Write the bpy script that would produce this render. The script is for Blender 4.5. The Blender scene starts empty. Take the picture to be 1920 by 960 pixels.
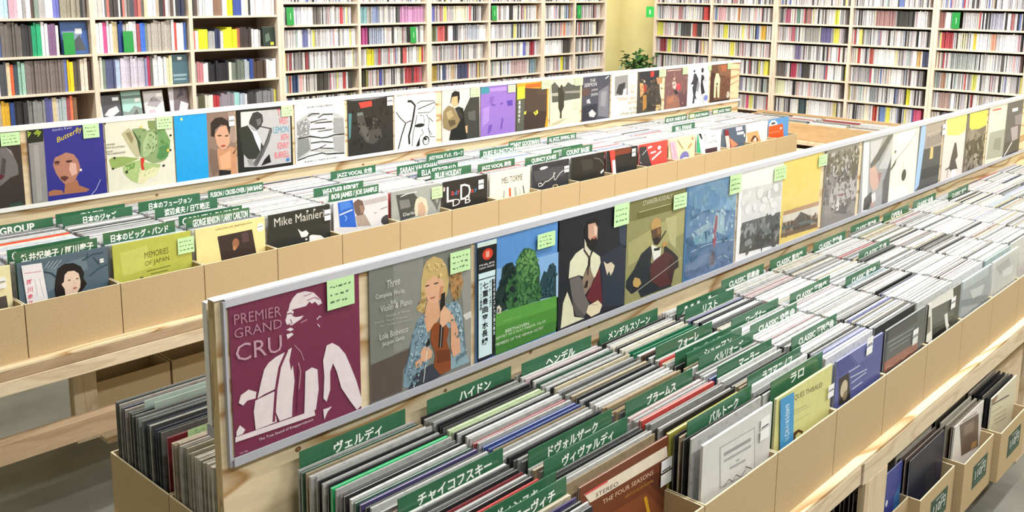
import bpy, math, random
from mathutils import Vector, Matrix
random.seed(7)
S = bpy.context.scene
COL = S.collection
# ---------------------------------------------------------------- camera, light, exposure
F_PX, CY = 1776.4683, 304.745
YAW, PIT, ROL = [math.radians(a) for a in (42.8465, -10.3414, 0.5903)]
CAM_Z = 1.95
fw = Vector((math.cos(PIT) * math.cos(YAW), math.cos(PIT) * math.sin(YAW), math.sin(PIT)))
rt = fw.cross(Vector((0, 0, 1))).normalized()
up = rt.cross(fw)
cr, sr = math.cos(ROL), math.sin(ROL)
rt2, up2 = cr * rt + sr * up, -sr * rt + cr * up
cam_data = bpy.data.cameras.new('camera')
cam = bpy.data.objects.new('camera', cam_data)
COL.objects.link(cam)
cam_data.sensor_width = 36
cam_data.lens = 36 * F_PX / 1920
cam_data.shift_y = -(480 - CY) / 1920
cam_data.clip_start = 0.05
m = Matrix((rt2, up2, -fw)).transposed().to_4x4()
m.translation = Vector((0, 0, CAM_Z))
cam.matrix_world = m
S.camera = cam
S.view_settings.view_transform = 'Standard'
S.view_settings.look = 'None'
S.view_settings.exposure = 0.0
S.view_settings.gamma = 1.0
S.view_settings.use_curve_mapping = False
LAMP_W = 54.0          # watts of every ceiling fixture
AMBIENT = 0.03
world = bpy.data.worlds.new('World')
S.world = world
world.use_nodes = True
world.node_tree.nodes['Background'].inputs[0].default_value = (1, 1, 1, 1)
world.node_tree.nodes['Background'].inputs[1].default_value = AMBIENT
CEIL = 3.7
FIXTURES = [(x, y) for y in (-1.0, 0.7, 2.5, 4.7) for x in (0.6, 2.7, 4.8, 6.9) if not (x < 1 and 0 < y < 4)]

# ---------------------------------------------------------------- helpers
def lin(h):
    h = h.lstrip('#')
    o = []
    for i in (0, 2, 4):
        c = int(h[i:i + 2], 16) / 255
        o.append(c / 12.92 if c <= 0.04045 else ((c + 0.055) / 1.055) ** 2.4)
    return o

MATS = {}
def mat(name, hexc, rough=0.5, noise=0.0, scale=40, metal=0.0, spec=0.5, bump=0.0):
    if name in MATS:
        return MATS[name]
    mt = bpy.data.materials.new(name)
    mt.use_nodes = True
    nt = mt.node_tree
    b = nt.nodes['Principled BSDF']
    c = lin(hexc) + [1]
    b.inputs['Base Color'].default_value = c
    b.inputs['Roughness'].default_value = rough
    b.inputs['Metallic'].default_value = metal
    b.inputs['Specular IOR Level'].default_value = spec
    if noise or bump:
        tc = nt.nodes.new('ShaderNodeTexCoord')
        nz = nt.nodes.new('ShaderNodeTexNoise')
        nz.inputs['Scale'].default_value = scale
        nz.inputs['Detail'].default_value = 3
        nt.links.new(tc.outputs['Object'], nz.inputs['Vector'])
        if noise:
            mr = nt.nodes.new('ShaderNodeMapRange')
            mr.inputs['From Min'].default_value = 0.3
            mr.inputs['From Max'].default_value = 0.7
            mr.inputs['To Min'].default_value = 1 - noise
            mr.inputs['To Max'].default_value = 1 + noise
            nt.links.new(nz.outputs['Fac'], mr.inputs['Value'])
            mx = nt.nodes.new('ShaderNodeVectorMath')
            mx.operation = 'SCALE'
            mx.inputs[0].default_value = c[:3]
            nt.links.new(mr.outputs['Result'], mx.inputs['Scale'])
            nt.links.new(mx.outputs['Vector'], b.inputs['Base Color'])
        if bump:
            bp = nt.nodes.new('ShaderNodeBump')
            bp.inputs['Strength'].default_value = bump
            bp.inputs['Distance'].default_value = 0.01
            nt.links.new(nz.outputs['Fac'], bp.inputs['Height'])
            nt.links.new(bp.outputs['Normal'], b.inputs['Normal'])
    MATS[name] = mt
    return mt

def ink(h):
    return mat('print ' + h, h, 0.38, 0.045, 45, spec=0.35)

def wood(name, light, dark, axis='X', scale=5.0, rough=0.6, amount=0.55, rings=9.0):
    if name in MATS:
        return MATS[name]
    mt = bpy.data.materials.new(name)
    mt.use_nodes = True
    nt = mt.node_tree
    b = nt.nodes['Principled BSDF']
    b.inputs['Roughness'].default_value = rough
    b.inputs['Specular IOR Level'].default_value = 0.25
    tc = nt.nodes.new('ShaderNodeTexCoord')
    mp = nt.nodes.new('ShaderNodeMapping')
    s = {'X': (0.16, 1, 1), 'Y': (1, 0.16, 1), 'Z': (1, 1, 0.16)}[axis]
    mp.inputs['Scale'].default_value = [scale * v for v in s]
    nt.links.new(tc.outputs['Object'], mp.inputs['Vector'])
    n1 = nt.nodes.new('ShaderNodeTexNoise')
    n1.inputs['Scale'].default_value = 0.9
    n1.inputs['Detail'].default_value = 2
    nt.links.new(mp.outputs['Vector'], n1.inputs['Vector'])
    mul = nt.nodes.new('ShaderNodeMath')
    mul.operation = 'MULTIPLY'
    mul.inputs[1].default_value = rings
    nt.links.new(n1.outputs['Fac'], mul.inputs[0])
    fr = nt.nodes.new('ShaderNodeMath')
    fr.operation = 'FRACT'
    nt.links.new(mul.outputs[0], fr.inputs[0])
    n2 = nt.nodes.new('ShaderNodeTexNoise')
    n2.inputs['Scale'].default_value = 14
    n2.inputs['Detail'].default_value = 4
    nt.links.new(mp.outputs['Vector'], n2.inputs['Vector'])
    ramp = nt.nodes.new('ShaderNodeValToRGB')
    e = ramp.color_ramp.elements
    e[0].position, e[0].color = 0.0, lin(light) + [1]
    e[1].position, e[1].color = 1.0, lin(light) + [1]
    k = ramp.color_ramp.elements.new(0.62); k.color = lin(light) + [1]
    k = ramp.color_ramp.elements.new(0.9)
    k.color = [a * (1 - amount) + c * amount for a, c in zip(lin(light), lin(dark))] + [1]
    nt.links.new(fr.outputs[0], ramp.inputs['Fac'])
    mr = nt.nodes.new('ShaderNodeMapRange')
    mr.inputs['From Min'].default_value = 0.3
    mr.inputs['From Max'].default_value = 0.7
    mr.inputs['To Min'].default_value = 0.9
    mr.inputs['To Max'].default_value = 1.06
    nt.links.new(n2.outputs['Fac'], mr.inputs['Value'])
    mx = nt.nodes.new('ShaderNodeVectorMath')
    mx.operation = 'SCALE'
    nt.links.new(ramp.outputs['Color'], mx.inputs[0])
    nt.links.new(mr.outputs['Result'], mx.inputs['Scale'])
    nt.links.new(mx.outputs['Vector'], b.inputs['Base Color'])
    MATS[name] = mt
    return mt

def varied(name, source, rough, fleck=0.0, sc=(500, 500, 90)):
    """a colour of each object (its own colour) or of each face (attribute 'tint'), with printed flecks"""
    mt = bpy.data.materials.new(name)
    mt.use_nodes = True
    nt = mt.node_tree
    b = nt.nodes['Principled BSDF']
    b.inputs['Roughness'].default_value = rough
    b.inputs['Specular IOR Level'].default_value = 0.4
    if source == 'object':
        oi = nt.nodes.new('ShaderNodeObjectInfo')
        out = oi.outputs['Color']
    else:
        at = nt.nodes.new('ShaderNodeAttribute')
        at.attribute_name = 'tint'
        out = at.outputs['Color']
    if fleck:
        tc = nt.nodes.new('ShaderNodeTexCoord')
        mp = nt.nodes.new('ShaderNodeMapping')
        mp.inputs['Scale'].default_value = sc
        nt.links.new(tc.outputs['Object'], mp.inputs['Vector'])
        nz = nt.nodes.new('ShaderNodeTexNoise')
        nz.inputs['Scale'].default_value = 1.0
        nz.inputs['Detail'].default_value = 1
        nt.links.new(mp.outputs['Vector'], nz.inputs['Vector'])
        mr = nt.nodes.new('ShaderNodeMapRange')
        mr.inputs['From Min'].default_value = 0.5
        mr.inputs['From Max'].default_value = 0.68
        mr.inputs['To Min'].default_value = 1.0
        mr.inputs['To Max'].default_value = 1 - fleck
        nt.links.new(nz.outputs['Fac'], mr.inputs['Value'])
        mx = nt.nodes.new('ShaderNodeVectorMath')
        mx.operation = 'SCALE'
        nt.links.new(out, mx.inputs[0])
        nt.links.new(mr.outputs['Result'], mx.inputs['Scale'])
        out = mx.outputs['Vector']
    nt.links.new(out, b.inputs['Base Color'])
    MATS[name] = mt
    return mt

class MB:
    """collects shapes and links them as ONE mesh object"""
    def __init__(self):
        self.v, self.f, self.mi, self.mats, self.tint = [], [], [], [], []
    def slot(self, mt):
        if mt not in self.mats:
            self.mats.append(mt)
        return self.mats.index(mt)
    def poly(self, pts, mt, tint=None):
        n = len(self.v)
        self.v += [tuple(p) for p in pts]
        self.f.append(tuple(range(n, n + len(pts))))
        self.mi.append(self.slot(mt))
        self.tint.append(tint)
    def box(self, a, b, mt, tint=None, M=None, top=None, toptint=None):
        x0, y0, z0 = a
        x1, y1, z1 = b
        p = [Vector(q) for q in ((x0, y0, z0), (x1, y0, z0), (x1, y1, z0), (x0, y1, z0),
                                 (x0, y0, z1), (x1, y0, z1), (x1, y1, z1), (x0, y1, z1))]
        if M is not None:
            p = [M @ q for q in p]
        n = len(self.v)
        self.v += [tuple(q) for q in p]
        s = self.slot(mt)
        for k, f in enumerate(((0, 3, 2, 1), (4, 5, 6, 7), (0, 1, 5, 4), (1, 2, 6, 5), (2, 3, 7, 6), (3, 0, 4, 7))):
            self.f.append(tuple(n + i for i in f))
            if k == 1 and top is not None:
                self.mi.append(self.slot(top)); self.tint.append(toptint or tint)
            elif k == 1 and toptint is not None:
                self.mi.append(s); self.tint.append(toptint)
            else:
                self.mi.append(s); self.tint.append(tint)
    def tube(self, pts, r, mt, seg=8, r2=None):
        rings = []
        for i, p in enumerate(pts):
            p = Vector(p)
            d = Vector(pts[min(i + 1, len(pts) - 1)]) - Vector(pts[max(i - 1, 0)])
            d.normalize()
            a = d.orthogonal().normalized()
            c = d.cross(a)
            rr = r if r2 is None else r + (r2 - r) * i / (len(pts) - 1)
            n = len(self.v)
            for k in range(seg):
                t = 2 * math.pi * k / seg
                self.v.append(tuple(p + rr * (math.cos(t) * a + math.sin(t) * c)))
            rings.append(n)
        s = self.slot(mt)
        for i in range(len(rings) - 1):
            for k in range(seg):
                self.f.append((rings[i] + k, rings[i] + (k + 1) % seg, rings[i + 1] + (k + 1) % seg, rings[i + 1] + k))
                self.mi.append(s); self.tint.append(None)
        for q in (rings[0], rings[-1]):
            self.f.append(tuple(q + k for k in range(seg)))
            self.mi.append(s); self.tint.append(None)
    def mesh(self, name):
        me = bpy.data.meshes.new(name)
        me.from_pydata(self.v, [], self.f)
        for mt in self.mats:
            me.materials.append(mt)
        me.polygons.foreach_set('material_index', self.mi)
        if any(t is not None for t in self.tint):
            at = me.attributes.new('tint', 'FLOAT_COLOR', 'FACE')
            flat = []
            for t in self.tint:
                flat += list(t or (0.5, 0.5, 0.5))[:3] + [1.0]
            at.data.foreach_set('color', flat)
        me.update()
        return me
    def build(self, name, parent=None, loc=(0, 0, 0), rot=(0, 0, 0), bevel=0.0):
        o = bpy.data.objects.new(name, self.mesh(name))
        COL.objects.link(o)
        o.location = loc
        o.rotation_euler = rot
        if parent is not None:
            o.parent = parent
        if bevel:
            md = o.modifiers.new('bevel', 'BEVEL')
            md.width = bevel
            md.segments = 2
            md.limit_method = 'ANGLE'
        return o

SEEN_LABELS = set()
def tag(o, label, cat, group=None):
    o['label'] = label
    o['category'] = cat
    if group:
        o['group'] = group
    return o
def empty(name, loc, label, cat, group=None, rz=0):
    o = bpy.data.objects.new(name, None)
    COL.objects.link(o)
    o.location = loc
    o.rotation_euler = (0, 0, rz)
    o.empty_display_size = 0.05
    return tag(o, label, cat, group)
def structure(o):
    o['kind'] = 'structure'
    return o
def ordn(n):
    w = ['first', 'second', 'third', 'fourth', 'fifth', 'sixth', 'seventh', 'eighth', 'ninth', 'tenth', 'eleventh', 'twelfth']
    if n <= 12:
        return w[n - 1]
    return '%d%s' % (n, 'th' if 10 <= n % 100 <= 20 else {1: 'st', 2: 'nd', 3: 'rd'}.get(n % 10, 'th'))
NAMES = {'white': 'f0f0f0', 'pale grey': 'c4c4c4', 'grey': '909090', 'dark grey': '505054', 'black': '202022', 'cream': 'e6dcb4',
         'tan': 'b4966a', 'brown': '6c4c3c', 'maroon': '8c3040', 'red': 'd04040', 'pink': 'dc98b0', 'orange': 'e08844', 'yellow': 'e4dc38',
         'green': '30a060', 'dark green': '2c5040', 'teal': '70a8b0', 'pale blue': 'a4bcdc', 'blue': '4064c0', 'navy': '2c3868',
         'purple': '7060a0', 'lilac': 'c8b8dc', 'olive': '8c8c4c', 'mint': 'a4ccb8'}
def cname(h):
    a = [int(h[i:i + 2], 16) for i in (0, 2, 4)]
    return min(NAMES, key=lambda k: sum((int(NAMES[k][i:i + 2], 16) - a[j]) ** 2 for j, i in enumerate((0, 2, 4))))

# ---------------------------------------------------------------- materials of the place
M_CARD = mat('cardboard', 'bea680', 0.75, 0.06, 130, spec=0.2)
M_CARDEDGE = mat('cardboard edge', 'ddd0ae', 0.8, 0.12, 300, spec=0.2)
M_PLY = wood('plywood face', 'e6d2ae', 'b08550', 'X', 5.0, amount=0.95, rings=9)
M_PLYEDGE = wood('plywood edge', 'd8bd90', '8f6c42', 'Z', 30, amount=0.6, rings=5)
M_PINE = wood('pine plank', 'dcc9ac', 'b49670', 'X', 7, amount=0.45, rings=7)
M_PINEZ = wood('pine post', 'd8c4a4', 'a98358', 'Z', 7, amount=0.45, rings=7)
M_SHELF = wood('pale shelf board', 'dccbb8', 'b39c84', 'X', 6, amount=0.35, rings=6)
M_SHELFZ = wood('pale shelf upright', 'dccbb8', 'b39c84', 'Z', 6, amount=0.35, rings=6)
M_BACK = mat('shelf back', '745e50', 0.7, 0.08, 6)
M_RAIL = mat('pale plastic rail', 'dcdde2', 0.35, 0.02, 30)
M_RAILG = mat('grey plastic rail', 'b4b4be', 0.35, 0.02, 30)
M_WHITE = mat('white paint', 'f0f0ee', 0.5)
M_DARK = mat('dark slot', '1c1a18', 0.8)
M_GREEN = mat('divider green', '3a6b4c', 0.22, 0.08, 25)
M_TEXT = mat('white lettering', 'f4f6f2', 0.4)
M_NOTE = mat('pale green note', 'c6ebb0', 0.7, 0.03, 60)
M_PEN = mat('pen marks', '4c6a4c', 0.7)
M_TAG = mat('white price tag', 'f2f2f2', 0.6)
M_INKD = mat('dark print', '3a3a40', 0.6)
M_PAPER = mat('inner sleeve paper', 'd0d0cc', 0.6, 0.06, 90)
M_OBJ = varied('sleeve card', 'object', 0.35, 0.22, (60, 60, 60))
M_FACE = varied('sleeve card packed', 'face', 0.4, 0.2, (60, 60, 60))
M_SPINE = varied('disc spine', 'object', 0.35, 0.38, (420, 420, 130))
M_SPINEF = varied('disc spine packed', 'face', 0.35, 0.38, (420, 420, 130))
M_BOOK = varied('book cover', 'object', 0.5, 0.3, (160, 160, 70))

def film_material():
    mt = bpy.data.materials.new('clear plastic film')
    mt.use_nodes = True
    nt = mt.node_tree
    nt.nodes.remove(nt.nodes['Principled BSDF'])
    out = nt.nodes['Material Output']
    tr = nt.nodes.new('ShaderNodeBsdfTransparent')
    gl = nt.nodes.new('ShaderNodeBsdfGlossy')
    gl.inputs['Roughness'].default_value = 0.12
    mx = nt.nodes.new('ShaderNodeMixShader')
    mx.inputs[0].default_value = 0.16
    nt.links.new(tr.outputs[0], mx.inputs[1])
    nt.links.new(gl.outputs[0], mx.inputs[2])
    nt.links.new(mx.outputs[0], out.inputs['Surface'])
    return mt
M_FILM = film_material()

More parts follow.
